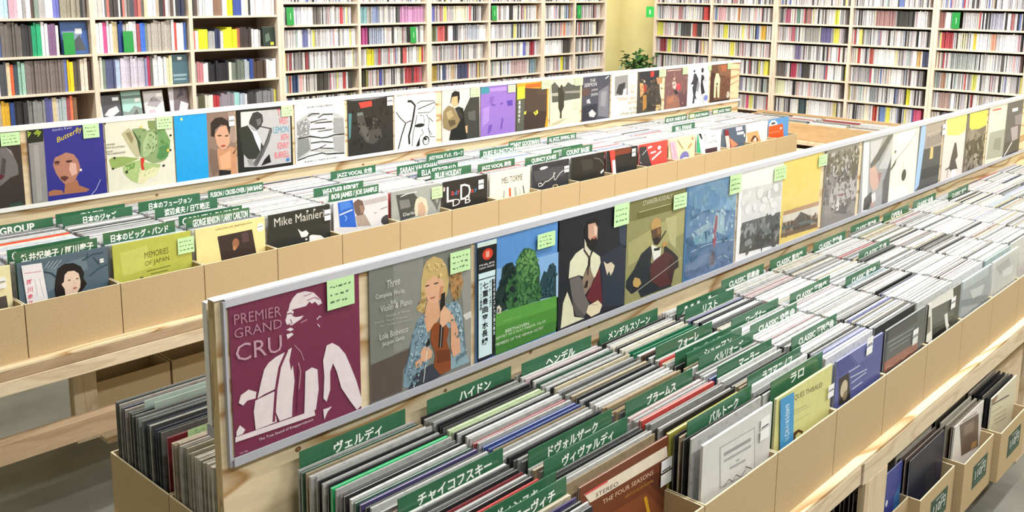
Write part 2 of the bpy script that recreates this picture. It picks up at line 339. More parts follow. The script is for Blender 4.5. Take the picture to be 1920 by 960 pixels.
# ---------------------------------------------------------------- printed covers and lettering
ART = r'''
@c1 1.59 0.913 1.026 7a3450 B|maroon record cover of a man in braces, nearest on the front display board
p e8dade 461,946 496,971 557,972 626,946 678,887 689,858 659,850 633,882 610,873 589,893 562,869 518,869 476,870 424,868 438,914
p e8dade 416,867 450,869 466,854 455,827 482,812 542,808 516,789 477,776 446,765 409,781 400,811 411,838
p e8dade 403,746 437,753 462,734 436,728
s 7a3450 7 415,849 441,850 457,838
s 7a3450 9 491,836 535,837
s 7a3450 6 439,808 450,778 421,778
s b58898 8 572,905 634,913 669,889
s b58898 6 547,941 608,945
s b58898 8 515,766 567,775
s b58898 6 461,627 508,567 532,499
s b58898 9 488,496 503,429 485,310
s b58898 8 367,470 379,343 356,195
s b58898 7 251,505 223,422
s b58898 8 866,401 901,277 956,127
s b58898 8 573,408 577,280 555,144
s b58898 6 776,508 791,407
s d0b4be 8 608,405 625,265
p e8dade 402,716 444,716 457,701 409,681
s e8dade 8 641,756 665,774 674,764
s e8dade 6 646,724 663,699
p e8dade 392,600 321,587 262,562 228,527 200,445 171,348 221,360 304,370 293,232 328,139 423,138 432,248 452,382 443,493 428,459 417,532 440,617
p e8dade 714,553 759,560 813,521 868,449 907,357 958,226 1002,79 1012,29 957,7 897,97 827,214 793,342 763,412 738,358 734,228 702,152 677,184 689,341 682,455
p e8dade 538,419 591,434 635,405 640,261 613,125 519,125 529,264
p e8dade 155,338 179,343 308,358 293,232 307,142 149,140 140,268
p e8dade 36,362 54,408 110,428 165,395 157,353 99,357 66,334
p e8dade 12,176 37,212 75,169 55,146 10,144
s 7a3450 20 403,609 343,508 309,365 283,150
s 7a3450 9 487,465 467,158
p e8dade 2,142 599,127 607,85 1,108
p e8dade 671,106 745,105 707,77 678,30
t b07f93 67 29,877 368,852|PREMIER
t b07f93 64 25,788 370,770|GRAND
t c39aab 115 30,633 364,611|CRU
t efdfe4 23 167,52 588,50|The True Sound of Knappertsbusch
s d8b8c4 5 1001,954 1003,640
s d8b8c4 5 1004,591 1009,211
t e8dade 10 28,19 84,17|KLCL 7006
note 721,1005 949,798
@c2 1.59 1.256 1.026 7c7e77 B|grey record cover of a blonde woman in a blue shawl with a violin
p 8b8c86 220,997 505,1005 491,348 210,326
p 5e524b 2,301 427,327 299,176 289,15 3,14
p 94928c 874,853 1030,911 1034,24 944,117 917,442
p cfcfca 909,444 1014,457 1014,404 944,395
p b98a5a 772,849 874,840 912,703 874,596 806,599 772,697
p 7b95a3 517,555 445,523 396,424 355,272 307,148 298,38 376,13 488,17 571,223 555,355 524,453
p 8aa5b0 738,577 840,578 891,513 918,310 944,117 989,37 770,35 771,166 874,163 805,366 704,393 688,499
p d9a582 541,649 655,622 679,502 605,431 539,398 508,520
p c9ae74 504,907 536,955 608,978 690,942 739,875 764,775 747,664 705,598 672,631 640,765 542,749 533,651 501,559 437,600 438,625 478,652 482,800
p dfae8c 530,833 607,837 689,798 714,723 688,640 630,609 573,617 541,662 518,755
p c9ae74 519,854 591,875 706,826 730,744 689,785 607,828 543,805 518,755
e 4a3b35 542,765 21 6
e 4a3b35 631,764 25 6
e a9544d 593,660 28 6
p c18a68 672,732 710,730 688,646 655,629
p 3b3f48 424,113 586,141 770,35 602,7 344,10
p 8a4a28 580,425 613,455 671,453 721,427 763,364 737,280 779,164 779,32 669,26 603,111 620,209 571,325
p 6f3a22 628,233 771,205 779,111 636,127
p 2a211f 680,667 722,676 713,468 690,241 650,252
s d8d0c8 4 691,460 670,247
p e0b08f 671,529 713,570 780,502 831,424 822,387 754,431 696,401 663,442
p d7a283 780,437 840,396 874,269 883,147 805,130 779,216
p dba886 466,253 498,307 555,279 587,238 579,195 505,178 465,202
p d8a482 409,206 473,213 489,170 425,151
p 221c1c 523,339 559,354 563,302 530,286
s e8e4dc 6 538,284 496,20
s 5f7a8a 7 380,378 363,282 315,146
s 5f7a8a 7 874,479 918,283 944,117
d a9c0c8 40 13 517,555 445,523 396,424 355,272 307,148 376,13 488,17 571,223 555,355
d 5d7684 36 14 516,543 429,502 380,378 315,146 376,26 488,42 538,233
d 627c8a 40 15 738,577 840,578 918,310 944,117 805,51 874,163 805,366
d b4c8d0 24 12 772,569 857,548 909,339 935,146
d 9a8058 20 20 772,849 874,840 912,703 874,596 806,599 772,697
d e0c890 14 14 519,903 608,965 706,914 747,766 689,792 591,875
d a88c58 16 13 511,794 446,623 509,570 529,665 494,748
t d6d6d0 62 151,829 271,842|Three
t d6d6d0 47 48,768 315,755|Complete Works
t d6d6d0 36 183,704 235,708|for
t d6d6d0 48 89,672 383,663|Violin & Piano
t b9b9b4 17 140,623 359,613|Sonatas & Pieces
t b9b9b4 17 37,598 343,571|Franck  Faure  Debussy
t b9b9b4 17 87,561 382,537|for violin and piano
t d6d6d0 46 78,467 342,463|Lola Bobesco
t d6d6d0 41 99,406 310,407|Jacques Genty
note 764,971 978,803
@c3 1.59 1.589 1.026 5a8fce B|record cover of a tall green tree on a meadow with a black obi strip
p 86b0de 217,735 995,723 1006,319 221,347
p a9c8e6 219,566 1000,528 1006,319 221,347
p 1f3430 221,541 277,613 292,730 343,756 412,754 456,696 470,384 348,364 280,362 222,395
p 25424a 756,505 809,595 847,574 874,632 921,642 967,600 975,333 834,347 759,352
p 3b6a3f 345,598 439,675 464,755 515,818 603,838 694,795 723,702 763,593 746,508 786,409 759,345 595,353 470,352 365,360 330,454
p 57874e 519,768 582,815 676,786 700,707 624,679 535,701
p 4a7a48 466,620 535,666 607,626 591,567 502,562
p 4a7a48 625,635 716,628 740,560 663,551
p 2c5536 380,528 467,558 503,475 434,430 373,456
p 2c5536 574,521 682,522 720,437 648,404 575,446
p 67965a 504,450 575,459 594,404 522,396
d 2a5234 60 28 345,598 439,675 464,755 515,818 603,838 694,795 723,702 763,593 746,508 786,409 759,345 595,353 470,352 365,360 330,454
d 5c8c50 50 25 465,657 464,755 515,818 603,838 694,795 723,702 735,599 682,522 502,562
d 6f9c5e 22 18 517,720 533,790 603,825 685,784 696,695
d 477548 40 24 347,463 502,538 756,493 777,373 470,359
d 16282a 26 27 228,442 277,613 309,727 412,742 456,659 461,386 297,377
d 34535a 16 22 758,390 828,578 921,635 964,588 971,353
p 5a9a44 212,367 280,366 595,353 759,345 975,339 978,234 214,251
p 4d8a3a 214,251 978,234 981,115 215,127
p 417a33 215,127 981,115 972,19 216,10
s 79b05e 7 298,278 507,274
p c9c5b8 225,419 254,430 283,392 275,358 233,358
p 5a5650 237,397 254,402 258,368 239,366
t e4ecdc 27 330,173 616,168|BEETHOVEN
t d6e2cc 27 218,136 830,131|SEPTET IN E FLAT MAJOR, Op.20
t d6e2cc 25 215,88 803,83|MEMBERS OF THE VIENNA OCTET
note 700,931 926,803
part obi_strip 1c1e22 -7,992 219,994 207,21 9,12|black obi strip with a pale panel and a red seal
p cfe0dc -7,992 216,992 217,952 -7,955
e d2402a 114,884 59 47
p e7a090 93,908 133,909 135,859 94,860
t f0f0f0 16 24,797 192,797|PHILIPS
t f0f0f0 14 24,773 192,773|NEW SERIES
p cfe6ea 13,741 202,740 198,667 163,667 169,42 17,41
p 1c1e22 13,696 199,693 199,686 13,687
v 1f2226 66 91,667 85,136|七重奏曲変ホ長調
v 3f5056 23 143,667 148,438|ベートーヴェン
v 3f5056 23 39,666 40,440|ウィーン八重奏団
v d8e4e6 20 186,669 187,196|不滅の名盤コレクション限定
endpart
@c4 1.59 1.898 1.026 23242c B|dark record cover painted with a bearded man in a cream shirt
p 2c3140 609,557 922,613 1001,558 1008,12 662,70 638,380
p 394152 869,809 987,814 993,586 900,631
p d6d4b6 144,337 226,177 248,81 398,30 63,20 90,248
p dcdabf 353,692 248,662 173,602 159,454 303,453 363,428 429,529 438,592
p dcdabf 495,632 599,565 612,504 555,399 505,370 460,497 462,587
p d8d2bd 370,771 402,714 468,650 450,596 374,656
p 8d7868 364,421 439,514 519,380 477,311 390,247 336,369
p 6a6563 169,445 304,447 355,391 390,254 464,145 397,56 285,162 202,298
p 555050 202,298 285,162 397,56 368,40 268,89 226,177
p 64222c 597,468 647,167 656,71 463,171 411,223 497,333
p 1b1a1d 361,848 404,916 512,936 585,891 545,873 444,884 421,837 403,771 369,790
p c9a08a 414,896 514,895 552,846 551,737 481,711 419,774
p e3c6b0 495,875 546,847 545,776 508,783
p 1d1b1c 395,791 441,732 475,764 540,758 552,698 524,652 454,650 398,708
e b86a60 503,758 24 12
s 3a2f2d 17 360,678 436,592 425,427
p 2a2120 405,380 435,373 421,311 377,321
p dccfb0 416,78 444,136 586,155 650,93 612,29 489,20
p d5c8b0 653,509 706,471 769,478 824,433 805,384 765,346 741,398 711,364 688,422
s 7d6f58 4 495,131 577,117
note 779,1009 1010,802
@c5 1.59 2.208 1.026 8f8c5e B|olive record cover of a bald cellist drawing his bow
p 7a764a 37,994 1027,994 1023,883 176,885 169,805 36,815
p 6a6638 176,882 1023,883 1024,806 173,809
p a39f6c 47,606 1005,783 1038,532 49,376
p b0ac7c 661,741 858,736 858,392 753,470
p 23272e 415,514 257,456 152,327 34,243 26,176 124,90 232,101 283,17 470,18 811,11 792,103 426,338 444,432
p 2b2626 656,468 810,373 911,295 929,189 800,159 640,350
p dcdcd4 426,519 597,444 590,375 478,341 448,431
p 1c1c20 469,469 572,466 574,434 478,445
p 51272a 590,375 685,398 813,329 854,176 809,41 612,42 438,153 417,298 496,351
p 3a1c20 789,320 854,176 814,40 727,146 743,272
p b8945c 402,717 445,771 516,773 570,736 582,664 429,654
p 5a3f2e 410,665 582,671 589,558 521,515 447,557
p 8a6238 511,656 576,656 570,604 527,597
p 221d1c 442,572 517,578 583,545 539,494 474,510
s 2d2320 19 670,613 545,510
p b98a52 605,498 677,506 709,471 633,448
s b8b8a8 6 165,89 980,281
p b99a5c 136,206 167,248 248,216 279,160 219,132 150,162
t d6d4b0 46 256,930 757,930|STARKER-KODALY
s c9c690 7 198,877 737,876
note 767,955 1004,805
@c6 1.59 2.529 1.026 4b7ba8 B|blue record cover of a small red figure among waves in crinkled plastic
p 5f90bb 37,998 1040,1012 1069,599 310,709 39,811
p 7faccf 826,822 1055,818 1054,601 757,650
p 3f6a98 35,377 1043,275 1050,2 24,18
p 8fb4c4 533,492 588,648 763,588 786,354 667,407 565,440
p 6f9fb8 120,448 330,468 582,407 533,340 206,358
p 86a9b8 167,513 485,560 533,492 251,453
s a8c4d0 9 132,299 397,321 733,302 999,267
s 9fbccb 8 637,121 778,139 899,83 906,19
s 2f5a86 12 103,656 419,691 848,604
p 9a3050 585,618 626,596 615,355 602,259 545,270 553,428
p 3a2f45 545,270 602,259 600,67 501,81
p 7a2a3c 573,575 609,569 609,478 575,484
d 6f9cbc 40 47 38,983 1028,991 1041,291 74,369
d 9fc0d0 26 32 101,685 1015,685 1021,342 98,394
d 38608c 30 47 41,463 1030,403 1039,23 49,35
film
note 823,1001 1069,793
@c7 1.59 2.861 1.026 f1f1f1 B|white bordered record cover of grey rocks under a pale sky
p d9dadb 68,805 981,780 984,410 77,440
p c6c7c9 419,692 984,755 979,607 495,584
p 4d4f52 93,429 984,410 1000,17 69,77
p 6f7275 453,398 645,406 801,205 672,179 529,287
p 8a8d90 113,378 328,388 405,261 189,237
p 2c2d30 82,241 471,233 747,99 688,44 69,77
e 7d8083 274,173 96 41
d 35373a 40 56 95,413 979,399 999,26 84,82
d 85888b 22 31 95,413 979,399 999,26 84,82
d e6e7e8 14 80 73,761 984,755 975,425 89,461
note 757,965 1046,799
film
@c8 1.59 3.177 1.026 ead06c B|yellow record cover with carts and horses along its foot
p 9b8872 62,393 1120,378 1157,39 34,78
p b48a60 62,393 1120,378 1121,321 57,347
p dcd6c8 57,347 1121,321 1123,207 61,262
p 3a312c 313,163 345,243 448,277 515,318 709,250 814,180 811,74 364,99
p 5a6a70 50,218 1130,161 1133,116 45,174
p 6e5030 37,128 1125,90 1133,42 34,78
d 5a4632 30 42 47,244 1117,217 1135,52 42,93
note 886,965 1121,822
film
@c9 1.59 3.531 1.026 8a8584 B|grey collage record cover of crowded ink figures, under rumpled plastic
p 5a5554 69,957 220,910 216,739 103,640 29,707
p 5a5554 439,768 586,690 711,555 551,504 402,598
p 4a4645 758,874 988,757 985,578 858,505 760,667
p c4bfbe 194,871 362,835 368,603 230,651
p c4bfbe 519,889 694,853 718,614 586,690
p b5b0b0 247,548 930,495 1005,272 127,291
p 4a4645 365,224 737,208 726,75 346,139
p 8a4a55 405,379 608,363 718,316 443,351
p e0dcdb 384,309 483,308 474,162 392,161
d 3f3b3a 70 39 55,944 1021,963 1019,194 45,204
d c8c3c2 60 32 55,944 1021,963 1019,194 45,204
d 6e6866 60 45 55,944 1021,963 1019,194 45,204
film
@c10 1.59 3.885 1.026 a5a6aa B|record cover of a blurred pink face with a white left margin
p f0f0f0 -33,970 185,964 275,1 90,9
p d3d4d8 223,956 636,957 482,773 267,630
p 55565c 825,984 1105,978 579,668 295,581 264,646
p c8c9ce 1032,946 1139,727 885,503 565,545
p 4a4b52 1132,664 1008,487 987,6 789,5 763,329
p d8b0a4 257,586 439,608 630,411 583,260 433,250 293,395
p a87870 539,486 694,481 630,316
p 26262c 149,185 375,259 455,137 328,16 142,23
p e8e8ec 384,211 514,223 556,106 429,78
p c8a098 371,88 523,79 498,12 402,20
film
@c11 1.59 4.2 1.026 e8e6d4 B|cream record cover with a thin slanting stick and a dark leaf
p f4f2e6 187,978 775,983 814,814 180,819
p f0eee0 -13,200 747,155 741,-13 -13,6
s 6e6a58 9 918,936 608,770 149,581 -13,489
p 55524a -13,489 202,623 160,531 15,454
e 4a483e 528,327 88 88
s 6e6a58 5 508,421 429,530
e 6e6a58 128,720 33 23
@c12 1.59 4.517 1.026 625c5a B|dark brown and slate record cover with a pale blue left edge
p 9dbde6 68,1007 270,1012 240,110 -4,-3
p a89a90 246,999 1134,993 1101,609 283,619
p 8f8580 317,820 1120,820 1104,651 309,626
p 4b4c50 241,624 1091,589 1033,8 157,-2
p 2f3236 246,316 1018,299 1002,130 201,157
p d9bd7a 533,621 648,613 663,439 522,436
t c8bcb4 63 353,785 889,801|MINUIT
tag 943,932 1088,770
@c13 1.59 4.866 1.026 dcd2cc B|pale record cover with a lemon top and a dark rider
p e9e878 39,1002 1027,1000 976,722 666,677 125,734
p 4b4340 506,574 587,565 715,330 619,275 759,113 479,95 336,169 406,367
s 4b4340 25 452,197 183,167
s 4b4340 18 307,161 282,23
p f2ecea 470,129 693,122 661,3 472,7
@c14 1.59 5.199 1.026 6f665c B|brown record cover with a bright yellow top
p ebe45c 72,991 1010,978 1076,710 639,683 123,701
p 8e857c 71,706 461,701 372,540 46,507
p 4d453e 46,507 1106,555 1033,210 10,287
p a09688 488,263 661,266 810,2 530,4
p 5a5148 -24,291 315,273 331,-16 1,-28
d 8a8074 30 76 95,682 1068,676 1105,-24 32,-21
d 3c352e 24 69 46,507 1122,506 1105,-24 32,-21
@c15 1.59 5.556 1.026 e9e0cc B|cream record cover with a grey photograph and a red caption
p a5a69c 102,553 1047,530 1018,27 51,73
p 8c8d84 426,412 816,394 820,149 373,225
s dd5048 27 143,943 637,931
s dd5048 31 48,-34 497,-44
@c16 1.59 5.87 1.026 57555c B|dark grey record cover at the far end of the front display board
p 3d3c42 100,265 1102,257 1068,-10 34,-12
p a89ca8 338,513 793,519 843,259 513,245
p 8a808c 512,721 1013,739 1005,524 614,549
s f2f2f6 31 104,17 518,232
p f0f0f4 314,874 667,870 669,807 336,811
@a0 4.087 1.125 1.046 38302e A|dark record cover of a shadowed face at the left end of the rear board
p 6e6a6c 748,812 831,802 896,703 946,551 943,432 848,405 784,361 707,306
p 4a4446 761,680 807,648 780,467 716,423
p 8f8a8a 819,803 876,757 906,675 861,720
p 5a2028 719,462 778,441 738,394 714,391
p 2f4a3c 796,54 957,69 953,15 805,13
note 757,992 992,823
@a1 4.087 1.468 1.046 2f2f8a A|royal blue record cover of a woman under a yellow title with a grey obi strip
p b07a66 295,495 322,586 384,640 451,659 555,633 617,564 644,463 652,393 599,303 559,225 496,178 432,215 372,293 326,381
p d8aca0 520,507 598,483 602,344 532,312 500,413
p 8a5a50 319,546 391,551 373,485 315,492
p 5a302e 381,326 441,331 492,304 435,256 385,291
e 3a2424 507,522 45 16
e 3a2424 350,528 36 15
p 2f2f8a 342,598 400,672 583,644 640,506 580,610 477,649 396,618
p a56e52 432,213 560,239 596,261 617,175 761,97 705,71 409,80
p a56e52 211,145 283,161 387,139 409,80 209,83
s a56e52 55 470,196 545,115
e f0e0d8 656,385 16 19
s b9bbe0 8 762,5 844,85 915,217
t e8cf3c 94 374,770 708,898|Butterfly
t c8c8e8 29 323,951 573,967|Kimiko Kasai
note 716,1001 935,812
part obi_strip 8f8d8c -83,1006 201,990 193,-10 -90,-6|grey obi strip
p 20261c -83,1003 202,993 194,831 -78,824
t a8c43c 92 -55,891 52,906|今
t a8c43c 92 77,897 179,906|今
p a09e9d 62,792 126,798 119,43 54,26
p 7c7a79 -49,805 13,804 4,34 -62,3
endpart
@a2 4.087 1.79 1.046 dedccb A|cream record cover pinned with a spread green lettuce leaf
p 8aa070 393,875 511,876 589,855 626,813 696,858 870,834 906,745 949,649 933,492 871,381 800,350 664,341 535,422 485,467 469,624
p 6f9a5e 775,837 870,827 944,636 917,468 844,384 734,385 762,617
p 4f8a52 787,575 925,599 901,417 802,376 723,425
p a8bc8c 537,668 612,802 706,805 750,644 704,545 563,445 518,463
p 40583a 380,876 428,808 498,672 485,467 466,573 425,757
p 7f945c 622,968 736,964 736,854 667,835 629,864
p b9b592 229,828 343,893 391,837 448,703 479,468 419,463 337,601
p 8f8660 287,822 352,841 397,734 367,661
p 90a85e 29,473 75,505 240,495 471,443 350,407 218,360 63,329
p a9bf80 217,347 350,407 482,416 533,384 664,341 772,327 769,275 687,273 601,192 516,113 409,89 333,139 272,199 225,269
p dcd9b0 462,302 552,251 661,289 768,262 708,165 598,140 513,61 422,87
p 6f9a50 244,369 401,388 384,312 291,286
d b8c88c 24 18 229,333 375,378 663,315 742,292 517,126 336,177
d 567f48 30 21 405,861 855,816 926,625 858,396 564,458
d a0b884 22 21 536,642 704,779 750,644 675,523 563,445
e 2c3f28 270,270 21 23
p cf3528 484,442 530,446 541,409 518,347 533,267 493,266 484,338
e 24241c 108,491 16 18
e 24241c 79,343 16 15
e 24241c 957,724 19 16
e e0c850 903,509 19 24
e 24241c 944,507 14 16
e 24241c 824,292 19 18
e 24241c 5,986 14 14
e e0d080 522,890 29 18
t 55554a 25 -4,678 127,675|URVIND
t 55554a 25 -7,634 259,629|REVOLUTION
t 55554a 25 -6,578 99,580|SILK
t 55554a 25 -4,542 269,545|PROGRESSIVE
note 748,1008 987,829
@a3 4.087 2.111 1.046 8b7468 A|record cover of a woman in a black dress beside a bright blue panel
p 1f9ee0 2,1028 527,1001 516,-6 -5,-9
t e8eef4 55 21,1020 507,1003|Bar Beautiful
e e4e07c 122,944 18 22
p a08a80 882,983 1018,984 1016,490 888,530
p 2c2422 584,640 588,843 668,912 780,915 876,855 913,735 892,608 858,779 760,801 659,735 639,622
p d0a084 648,659 730,766 844,780 893,633 894,504 826,421 754,409 675,502
p 55382c 689,648 759,647 758,622 695,629
p 55382c 815,629 872,636 871,610 821,609
e a03c34 779,471 42 15
p c58f6c 686,450 796,398 899,451 998,414 1015,17 877,9 681,62 664,297
p dca680 708,318 896,386 897,112 725,108
p 1c1a1e 683,114 895,73 883,-18 692,9
s 1c1a1e 21 1012,406 943,329
p 7a6458 561,464 670,400 697,99 594,22 538,287
tag 886,918 986,767
@a4 4.087 2.435 1.046 1b1c1c A|black framed record cover of a saxophone player with coral lettering
p b9b8bc 75,963 772,954 971,818 962,65 383,64 100,95 95,609
p dcdcd2 75,963 436,958 220,767 71,716
p 2b302c 27,721 189,744 318,652 401,484 471,356 344,210 253,195 165,219 82,322
p 3a3a3c 222,820 286,932 376,950 456,890 467,783 426,708 348,649 291,708 212,768
p 6a6a6c 341,822 431,840 427,747 366,714
p e4e4e6 189,744 274,670 347,623 415,469 394,311 325,466 272,617
s 2a2a2c 18 411,709 545,669 606,657 616,609 504,406 439,306
p 5f5f62 575,653 629,648 567,453 452,251 323,79 234,104 394,311 506,459
s 1f1f20 11 556,561 326,132
p 8f8f92 150,208 254,208 279,98 190,110
p 18181a 463,169 559,251 584,113 399,76
t e8606a 104 722,851 792,850|T
t e8606a 105 755,709 927,706|WEST
t 3f9ab4 104 649,572 930,563|LEMON
t e8606a 105 775,437 925,434|WITH
t e8606a 105 716,307 928,303|KENNY
t e8606a 105 655,158 930,159|BURRELL
e 3f7ab4 897,115 35 30
note 798,1001 1019,827
@a5 4.087 2.768 1.046 f2f2f2 A|white record cover of many stacked hands in black and white
p b9babb 22,712 153,782 303,852 483,808 823,792 977,708 1003,404 977,89 15,79
p 8f9092 37,697 250,760 274,480 44,449
d d4d4d6 30 22 37,697 283,757 266,258 32,105
d 7c7e80 30 19 37,697 283,757 266,258 32,105
d d0d0d2 30 24 769,712 994,692 978,104 753,173
p 9a9b9d 769,712 976,693 986,420 744,459
p 86888a 43,422 255,426 282,228 32,105
p a4a5a7 742,389 986,391 978,104 770,157
p f0f0f0 250,760 466,782 770,755 750,672 297,700
p f0f0f0 296,659 749,629 764,543 277,570
p f0f0f0 276,549 746,516 761,443 504,414 274,480
p f0f0f0 305,421 742,389 740,310 302,345
p f0f0f0 301,324 756,287 762,201 298,226
p f0f0f0 97,97 297,198 530,143 804,139 528,86
s 1c1c1e 18 251,787 334,821 484,815
s 1c1c1e 18 448,742 567,794 754,784
s 1c1c1e 15 297,679 463,705 632,708
s 1c1c1e 15 395,660 733,656
s 1c1c1e 15 293,569 594,562
s 1c1c1e 15 441,516 729,518
s 1c1c1e 19 44,435 289,451 521,398 640,399 778,427 986,420
s 1c1c1e 17 302,338 519,342 739,303
s 1c1c1e 15 298,212 465,235 602,276
s 1c1c1e 15 465,235 754,199
s 1c1c1e 19 31,77 228,122 513,145 597,120 977,89
t 3a3a3e 33 247,918 749,919|FOR CHILDREN
t 3a3a3e 31 167,21 835,20|KEIKO NISHIZAKI
@a6 4.087 3.104 1.046 2b2a29 A|near black record cover with a small torn red title
p 4f7f85 15,753 85,763 55,357 13,296
p 4a4845 186,737 329,741 468,447 721,421 740,284 546,170 379,222 239,403
p 5c5854 222,554 325,577 466,380 442,215 340,326
d 1c1c1c 30 44 67,845 901,910 932,178 89,89
d 4c4a46 20 33 185,705 725,623 718,253 379,189
p 191919 348,674 514,642 532,507 406,486
p 6f7a70 196,753 319,759 328,705 205,703
p d8463c 231,930 520,940 528,848 393,835 280,828
p 8a8a90 -9,989 479,993 860,989 541,963 111,969
tag 855,981 987,828
@a7 4.087 3.43 1.046 eeeeea A|white record cover with a loose black ink drawing
s 1a1a1c 44 306,867 396,860 486,776 438,555 390,385 332,235 341,77
s 1a1a1c 19 37,693 124,583 256,476 392,507
s 1a1a1c 28 256,468 164,270 71,-13
s 1a1a1c 14 532,806 624,843 950,826 997,751
s 1a1a1c 17 553,701 762,753 974,797 1009,680 1044,517
s 1a1a1c 12 553,631 855,622 973,718
s 1a1a1c 14 529,598 482,411 434,277 409,35
s 1a1a1c 12 761,595 830,483 805,309 899,193
s 1a1a1c 14 830,519 924,439
e 1a1a1c 596,400 121 35
e eeeeea 644,518 56 70
s 1a1a1c 12 598,592 691,566 713,442
p 1a1a1c 500,24 594,190 593,31 523,-14
e 1a1a1c 745,103 85 88
e eeeeea 745,94 61 67
e 1a1a1c 733,131 37 25
s 1a1a1c 12 642,325 688,250 594,190
s 1a1a1c 11 805,344 851,162 970,150
t d87a7a 27 207,969 1034,978|THAT'S A DIFFERENT ONE
t 44444a 27 63,963 173,965|FROM
@a8 4.087 3.795 1.046 cfcbc8 A|record cover of a dark haired woman holding a brown fur bundle
p 3a3a38 776,877 982,917 1014,-53 524,-18 423,359
p 5a5a58 675,537 880,556 881,353 701,388
p 16181a 174,39 224,251 398,361 423,668 548,621 599,306 651,-13
p 1a1a1c 250,933 324,973 448,946 460,828 423,704 361,853 250,844 225,756 200,740
p d9ac80 262,861 398,869 410,705 323,658 225,738
p 8c7a58 30,611 152,708 299,660 385,526 473,409 373,273 175,220 28,289 5,435
p b09c74 102,587 225,612 298,498 151,439
p 5a4c38 151,421 323,423 348,330 199,290
p d9ac80 599,269 663,281 663,133 625,137
p 2b2c2c 423,668 548,475 473,391 323,640
note 737,1017 983,816
@a9 4.087 4.118 1.046 8f6fbe A|violet record cover of a faint face
p 7c5cae 248,785 381,794 329,629 249,654
p 6448a0 289,641 424,621 397,595 303,608
p 6448a0 532,631 628,652 628,614 546,607
p 5a40a0 738,672 905,678 920,562 767,565
p 6a4cac 604,340 645,317 607,110 552,116
p 6a4cac 226,224 333,232 280,105 200,38
p a385cc 64,576 249,598 225,299 40,204
p 3f8c9c -17,989 233,991 234,861 -4,859
p a98ad2 246,953 734,958 735,882 260,887
note 761,984 986,835
@a10 4.087 4.44 1.046 4a3c34 A|brown record cover of a cat's yellow eyes edged in orange
p e89a30 249,1023 1021,1009 1072,696 1015,-2 897,3 954,281 951,831 251,893
p e8642c 270,960 735,971 737,881 272,892
p 3c2e28 260,398 952,366 896,17 247,39
p 55463e 644,838 940,832 943,705 667,726
p e8d84a 529,361 664,412 676,334 593,299
p e8d84a 236,400 305,415 302,353 241,344
p 4a3c34 581,370 616,395 609,340 588,327
note 755,1039 1026,833
part obi_strip 55584e -16,992 245,1009 226,27 -6,23|grey and lime obi strip
p c8d23c 19,922 246,934 251,681 13,672
p e0a030 -16,992 245,1013 246,934 -7,924
v f0f0ec 61 90,652 81,194|黒猫の午後
endpart
@a11 4.087 4.775 1.046 d9d3b8 A|sepia record cover of a thin dark figure in an open field
p 55564f 25,892 132,956 311,817 488,848 574,928 712,861 1046,825 1045,547 475,532 254,521 57,522
p 8a8a80 469,734 1050,722 1052,664 493,689
p a8a498 51,721 248,721 272,648 53,664
p 3a372f 245,821 355,828 447,707 457,404 382,295 386,150 319,171 327,271 268,391
p b5ae90 47,67 288,116 599,160 290,44 49,24
e 3a372f 359,842 44 37
s b9b4a0 18 749,438 979,449
s b9b4a0 18 763,364 958,370
s b9b4a0 18 776,319 972,325
note 798,1015 1069,831
@a12 4.087 5.115 1.046 4a4b58 A|dark slate record cover with pale hands at a piano
p 75767f 579,650 941,776 976,27 578,94
p 8f9098 677,628 873,644 840,283 667,313
p 2f303c 19,351 542,383 510,-21 -3,5
p c4c4c6 237,199 354,264 503,161 434,77 265,107
p b8b8bc 155,488 249,510 301,402 158,414
p 5f4a44 5,742 287,730 245,600 11,573
t d8d8d4 66 258,872 448,882|THE
t d8d8d4 81 62,775 501,782|SERMON
t d8c4c4 59 314,654 554,659|JIMMY
t d8d8d4 60 306,558 546,563|SMITH
s e8e8ea 24 811,920 932,973
@a13 4.087 5.445 1.046 ece6d2 A|cream record cover with a small photograph and red lettering
p 8f8f90 111,944 622,960 647,494 132,501
p 3c3c3e 272,751 527,796 510,612 387,497 180,558
p d8d8da 458,631 586,653 569,484 439,493
t d9c88a 94 692,623 930,622|LIVE
t e06a60 94 738,510 896,510|the
t e06a60 93 265,383 640,377|horace
t e06a60 94 720,363 971,363|silver
t e06a60 94 647,252 1004,254|quintet
t 5a5550 79 719,128 1012,127|at the
t 5a5550 78 360,19 1018,16|village gate
@a14 4.087 5.77 1.046 4a443e A|dark record cover of a busy painted street with a red lamp
p 33343a 52,1001 886,991 850,757 641,800 476,590 294,690 93,732
p c89a6c 68,734 217,724 256,489 113,383
p a03c34 221,666 345,672 355,511 256,489
p b08040 210,434 360,438 379,128 232,53
p e4d8bc 877,741 1083,788 1081,430 1041,238 923,441
p b88a68 742,823 1080,832 1064,670 805,657
p c8b080 760,156 942,156 1054,57 770,6
p e04038 491,969 642,983 637,858 511,851
e e8d8c0 264,765 35 29
p 3f3c38 406,508 736,528 743,24 410,37
d 8a6a4c 30 35 84,877 1052,849 1053,72 130,91
d 2a2826 30 35 84,877 1052,849 1053,72 130,91
note 844,1038 1132,829
@a15 4.087 6.13 1.046 7c5a58 A|dusky red record cover of a small clown with a red sack
p 9a6c5a 53,301 424,365 739,188 696,22 46,16
p b07860 107,282 373,323 410,183 171,141
p d9c4bc 294,661 428,683 518,571 442,485 331,523
p d04a58 487,618 651,623 703,482 582,445 466,529
p 3c3036 364,445 526,464 588,368 425,349
e d8b0a4 383,746 38 39
s c8b0a8 21 60,959 680,956
p 664a50 586,383 972,417 976,15 697,7
d 96746c 24 43 38,886 906,898 945,48 70,59
note 730,1021 981,832
@a16 4.087 6.445 1.046 eaebef A|white record cover of two dancing silhouettes with a blue dot
p 3c3c44 265,816 365,826 492,678 533,535 427,417 381,279 451,133 360,187 342,63 256,54 281,271 223,462 273,552 131,546 235,663
